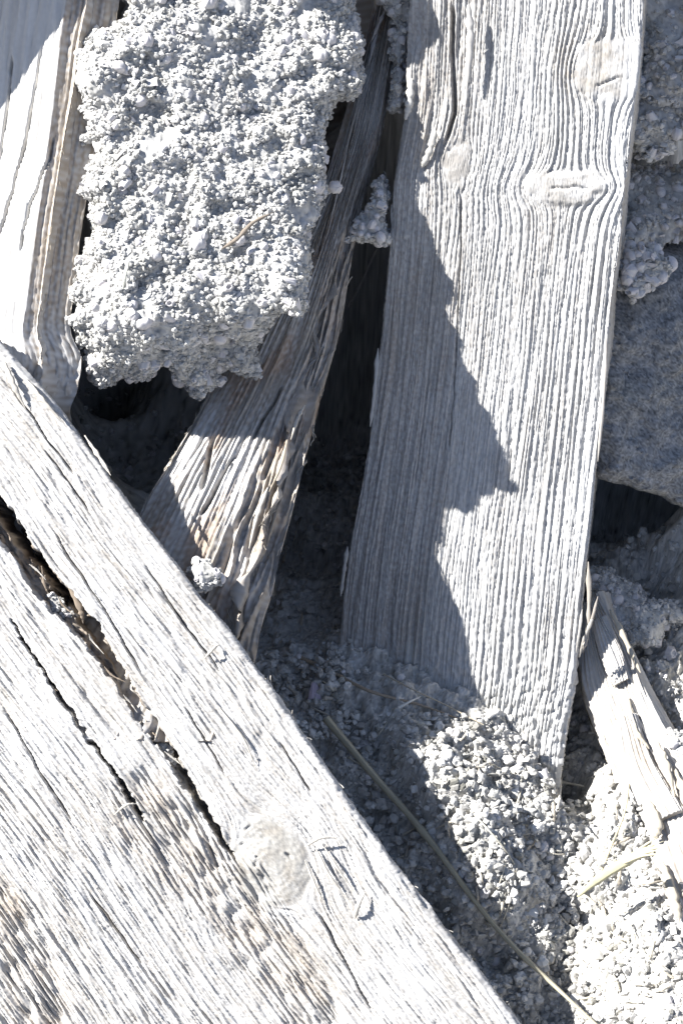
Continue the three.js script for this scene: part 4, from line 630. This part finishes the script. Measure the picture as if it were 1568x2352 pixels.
{
  let n = 0;
  for (const [x0, y0, x1, y1, k, label, group] of [[610, 1500, 800, 1680, 16, 'small pale shell bit in the deep shade between split board and post foot', 'shell bits by the post foot'], [790, 1660, 1180, 2330, 34, 'small pale shell bit on the soil beside the long straw', 'shell bits along the straw'], [1180, 1800, 1340, 2330, 18, 'small pale shell bit in the shaded hollow right of the straw', 'shell bits in the hollow'], [1350, 1880, 1560, 2340, 24, 'small pale shell bit on the sunlit soil at the lower right', 'shell bits in the sunlit corner'], [640, 1060, 800, 1480, 18, 'dim shell bit on the dark soil between beam and post', 'shell bits in the dark gap'], [180, 900, 420, 1120, 16, 'dim shell bit in the dark hollow under the slab', 'shell bits under the slab'], [1370, 1420, 1560, 1640, 14, 'dim shell bit in the shade behind the broken board', 'shell bits behind the broken board'], [1300, 1640, 1400, 1800, 8, 'pale shell bit in the hollow between post foot and broken board', 'shell bits left of the broken board']])
    for (let i = 0; i < k; i++) shellThing(mix(x0, x1, rnd()), mix(y0, y1, rnd()), 0.0022 + 0.0035 * rnd() * rnd(), Math.floor(rnd() * 8), label, group);
}
function stalk(name, label, cat, pts, r0, r1, c, group) {            // a round dry stem along picture points laid on the ground
  const P = pts.map(([x, y, lift, w]) => { const g = onGround(x, y, lift ?? 0.003); if (w === undefined) return g; const f = at(x, y, w); return f.distanceTo(camera.position) < g.distanceTo(camera.position) ? f : g; }), curve = new THREE.CatmullRomCurve3(P), g = new THREE.TubeGeometry(curve, 60, 1, 8), pos = g.attributes.position, cl = [], p = new THREE.Vector3();
  for (let i = 0; i <= 60; i++) { curve.getPointAt(i / 60, p); const r = mix(r0, r1, i / 60) * (1 + 0.16 * noise(i * 0.35, r0 * 9000, 2) + 0.1 * noise(i * 1.3, r0 * 7000, 5) + (r0 > 0.003 ? 0.35 * Math.exp(-(((i - 21) / 1.2) ** 2)) + 0.45 * Math.exp(-(((i - 44) / 1.1) ** 2)) : 0)); for (let j = 0; j <= 8; j++) { const v = i * 9 + j; pos.setXYZ(v, p.x + (pos.getX(v) - p.x) * r, p.y + (pos.getY(v) - p.y) * r, p.z + (pos.getZ(v) - p.z) * r); const k = 1 + 0.18 * noise(i * 0.5, j * 1.4, 3) + 0.1 * noise(i * 2, j * 3, 8); cl.push(c[0] * k, c[1] * k, c[2] * k); } }
  g.setAttribute('color', new THREE.Float32BufferAttribute(cl, 3)); g.deleteAttribute('uv'); g.computeVertexNormals(); g.translate(-P[0].x, -P[0].y, -P[0].z);
  const m = part(name, g, M.straw, scene); m.position.copy(P[0]); return tag(m, label, cat, group);
}
M.straw = vmat(0.6);
stalk('straw_stem', 'long grey straw stem running from the post foot to the bottom edge', 'straw', [[748, 1650, 0.006, -0.052], [800, 1712, 0.006, -0.046], [860, 1784, 0.006, -0.038], [935, 1868, 0.006, -0.03], [1000, 1948, 0.006, -0.02], [1060, 2030, 0.006, -0.011], [1130, 2120, 0.006, -0.003], [1190, 2186, 0.006, 0.004], [1270, 2262, 0.006, 0.012], [1390, 2374, 0.006, 0.022]], 0.0034, 0.0013, [0.3, 0.275, 0.2]);
stalk('straw_stem', 'brown shaded stem at the foot of the ridged post', 'straw', [[690, 1510, 0.006], [770, 1548, 0.006], [850, 1588, 0.006], [960, 1618, 0.005], [1050, 1650, 0.004]], 0.002, 0.0008, [0.27, 0.22, 0.16]);
stalk('straw_stem', 'thin crooked stem crossing the shaded foot of the post', 'straw', [[880, 1548, 0.014], [950, 1585, 0.012], [1020, 1618, 0.008], [1110, 1665, 0.004]], 0.0007, 0.0005, [0.32, 0.28, 0.21]);
stalk('straw_stem', 'thin pale straw slanting down in front of the broken board', 'straw', [[1448, 1745, 0.02], [1432, 1870, 0.012], [1400, 1950, 0.012], [1372, 2022, 0.008]], 0.0008, 0.001, [0.45, 0.4, 0.27]);
stalk('straw_stem', 'short pale straw lying across the soil mound', 'straw', [[1080, 1862, 0.006], [1120, 1905, 0.007], [1150, 1940, 0.006], [1180, 1985, 0.004]], 0.0007, 0.0008, [0.5, 0.47, 0.38]);
stalk('straw_stem', 'white straw sliver at the edge of the dark hole by the post', 'straw', [[1288, 1788, 0.02], [1284, 1830, 0.02], [1280, 1860, 0.02]], 0.0012, 0.0009, [0.55, 0.52, 0.46]);
stalk('straw_stem', 'pale straw bit crossing the corner of the post foot', 'straw', [[1285, 1796, 0.022], [1310, 1800, 0.024], [1340, 1806, 0.022]], 0.0011, 0.0009, [0.5, 0.47, 0.4]);
stalk('straw_stem', 'grey stem standing in the dark gap below the wedge clump', 'straw', [[868, 566, 0.16], [845, 615, 0.17], [820, 668, 0.18], [800, 705, 0.18]], 0.0013, 0.0011, [0.33, 0.31, 0.28]);
stalk('straw_stem', 'white sliver lying at the top of the lit soil below the post', 'straw', [[914, 1626, 0.012], [940, 1612, 0.014], [965, 1600, 0.012]], 0.0014, 0.0005, [0.52, 0.51, 0.47]);
{ const P = [[1325, 2060], [1372, 2020], [1425, 1985], [1470, 1960], [1512, 1944]].map(([x, y], i) => at(x, y, [0.026, 0.03, 0.035, 0.039, 0.043][i])), g = thing('grass_blade', 'flat yellowish dry blade with frayed tip on the sunlit soil', 'grass blade', P[0]);
  part('blade', sliver(P, (k) => (0.0046 + 0.004 * Math.sin(k * 2.4)) * Math.min(1, 0.35 + k * 3) * Math.min(1, 0.3 + (1 - k) * 3), 0.0016, [0.47, 0.43, 0.27], P[0]), M.straw, g);
  for (let i = 0; i < 5; i++) part('frayed_strand', sliver([P[2], P[3].clone().add(new THREE.Vector3(0, 0.001 * i, 0.002 * (i - 2))), P[4].clone().add(new THREE.Vector3(0.004 * (i % 3), 0.001 * i, 0.004 * (i - 2)))], taper(0.003, 0.0012, 0.3), 0.0008, [0.5, 0.46, 0.32], P[0]), M.straw, g); }
for (const [x0, y0, x1, y1, k, label, group] of [[800, 1640, 1160, 2340, 20, 'tiny dry plant bit on the soil along the long straw', 'plant bits along the straw'], [1180, 1750, 1350, 2300, 13, 'tiny dry plant bit in the hollow right of the mound', 'plant bits in the hollow'], [1370, 1900, 1560, 2340, 9, 'tiny dry plant bit on the sunlit soil', 'plant bits in the sunlit corner'], [620, 1080, 760, 1660, 9, 'tiny dry plant bit in the dark between beam and post', 'plant bits in the dark gap']])
  for (let i = 0; i < k; i++) { const x = mix(x0, x1, rnd()), y = mix(y0, y1, rnd()), a = rnd() * 6.3, l = 10 + 26 * rnd(); stalk('plant_bit', label, 'plant bit', [[x - l * Math.cos(a), y - l * Math.sin(a), 0.003], [x + 4 * rnd(), y + 4 * rnd(), 0.005], [x + l * Math.cos(a), y + l * Math.sin(a), 0.003]], 0.0006 + 0.0009 * rnd(), 0.0004, [0.45, 0.41, 0.33], group); }
{ const p = at(768, 430, 0.004), m = new THREE.Mesh(SHELLS[1], M.shell); m.name = numbered('barnacle_shell'); m.position.copy(p); m.scale.setScalar(0.0062); m.quaternion.setFromUnitVectors(new THREE.Vector3(0, 1, 0), new THREE.Vector3(0.5, 0.6, 0.6).normalize()); m.castShadow = m.receiveShadow = true; scene.add(m); tag(m, 'white barnacle at the right rim of the slab above the dark beam', 'shell'); }

for (const [x0, y0, x1, y1, k, label, group] of [[830, 1650, 1180, 2330, 16, 'crumbly soil clod on the slope right of the split board', 'clods beside the straw'], [1180, 1830, 1340, 2330, 9, 'crumbly soil clod in the shaded hollow at the lower right', 'clods in the hollow'], [1370, 1880, 1570, 2340, 14, 'crumbly soil clod on the sunlit soil in the lower right corner', 'clods in the sunlit corner'], [640, 1250, 800, 1560, 7, 'dark soil clod between the beam and the post', 'clods in the dark gap']])
  for (let i = 0; i < k; i++) {
    const x = mix(x0, x1, rnd()), y = mix(y0, y1, rnd()), s = 0.003 + 0.0045 * rnd() * rnd(), p = onGround(x, y), g = CLODS[i % 3], m = new THREE.Mesh(g, M.soil);
    m.name = numbered('soil_clod'); m.position.copy(p).add(new THREE.Vector3(0, s * 0.25, 0)); m.quaternion.copy(turn()); m.scale.set(s, s * (0.7 + 0.4 * rnd()), s * (0.8 + 0.4 * rnd())); m.castShadow = m.receiveShadow = true; scene.add(m); tag(m, label, 'clod', group);
  }
for (const [x0, y0, x1, y1, k, label, group] of [[640, 1560, 900, 1720, 6, 'flat splinter of grey wood in the shade by the split board', 'wood chips by the split board'], [900, 1800, 1300, 2330, 10, 'flat splinter of grey wood on the soil at the lower centre', 'wood chips at the lower centre'], [1370, 1850, 1560, 2330, 8, 'flat splinter of pale wood on the sunlit soil', 'wood chips in the sunlit corner']])
  for (let i = 0; i < k; i++) { const x = mix(x0, x1, rnd()), y = mix(y0, y1, rnd()), a = rnd() * 6.3, l = 12 + 20 * rnd(), P = [onGround(x - l * Math.cos(a), y - l * Math.sin(a), 0.004), onGround(x, y, 0.006), onGround(x + l * Math.cos(a), y + l * Math.sin(a), 0.004)], w = 0.0018 + 0.0025 * rnd(), m = part('wood_chip', sliver(P, taper(w, w * 0.7, 0.15), w * 0.4, [0.36, 0.32, 0.26], P[0], 0.6), M.wood, scene); m.position.copy(P[0]); tag(m, label, 'wood chip', group); }
lumpThing('soil_clod', 'grey soil lump lodged in the wide crack of the split board', 'clod', [[112, 1362], [140, 1368], [178, 1410], [188, 1452], [170, 1478], [150, 1440], [118, 1402]], { mid: () => 0.066, th: 0.01, r: 0.008, cell: 0.0011, w0: 0.04, w1: 0.09, rough: 0.004, top: 0.003, seed: 47 }, { crumbs: 160, crumbSize: 0.0012, shells: 5, shellSize: 0.0034 }, [150, 1430, 0.055]);
lumpThing('soil_clod', 'small crumbly lump at the lower end of the wide crack', 'clod', [[358, 1700], [378, 1696], [400, 1730], [408, 1770], [390, 1768], [366, 1730]], { mid: () => 0.074, th: 0.008, r: 0.006, cell: 0.0011, w0: 0.05, w1: 0.095, rough: 0.004, top: 0.003, seed: 53 }, { crumbs: 120, crumbSize: 0.0012, shells: 3, shellSize: 0.0036 }, [384, 1740, 0.065]);

lumpThing('barnacle_clump', 'barnacle lump on top of the slab just above the upper edge of the picture', 'clump', [[560, -260], [700, -270], [800, -215], [790, -130], [700, -85], [600, -100], [540, -170]], { mid: () => 0.04, th: 0.035, r: 0.02, cell: 0.0025, w0: -0.02, w1: 0.1, rough: 0.009, top: 0.006, seed: 61 }, null, [680, -150, 0.0]);
// outside the frame: the plank whose straight edge shades the upper left corner
{
  const lr = rail([[0, -700, 146, 0.115], [500, -330, -214, 0.115], [900, -40, -499, 0.115]]), rr = rail([[0, -330, 34, 0.105], [500, -90, -196, 0.105], [900, 220, -497, 0.105]]);
  const base = at(-300, -160, 0.08), g = thing('timber_plank', 'grey plank lying crosswise beyond the upper left corner', 'plank', base);
  const tb = timber({ left: lr, right: rr, t0: 0, t1: 900, rows: 60, cols: 20, T: 0.035, W: 0.09, h: (q, t) => 0.001 * noise(q * 200, t * 20, 3), col: () => [0.36, 0.33, 0.29], base, sideL: 4, sideR: 4 });
  part('face', tb.geos[0], M.wood, g);
}
renderer.render(scene, camera);
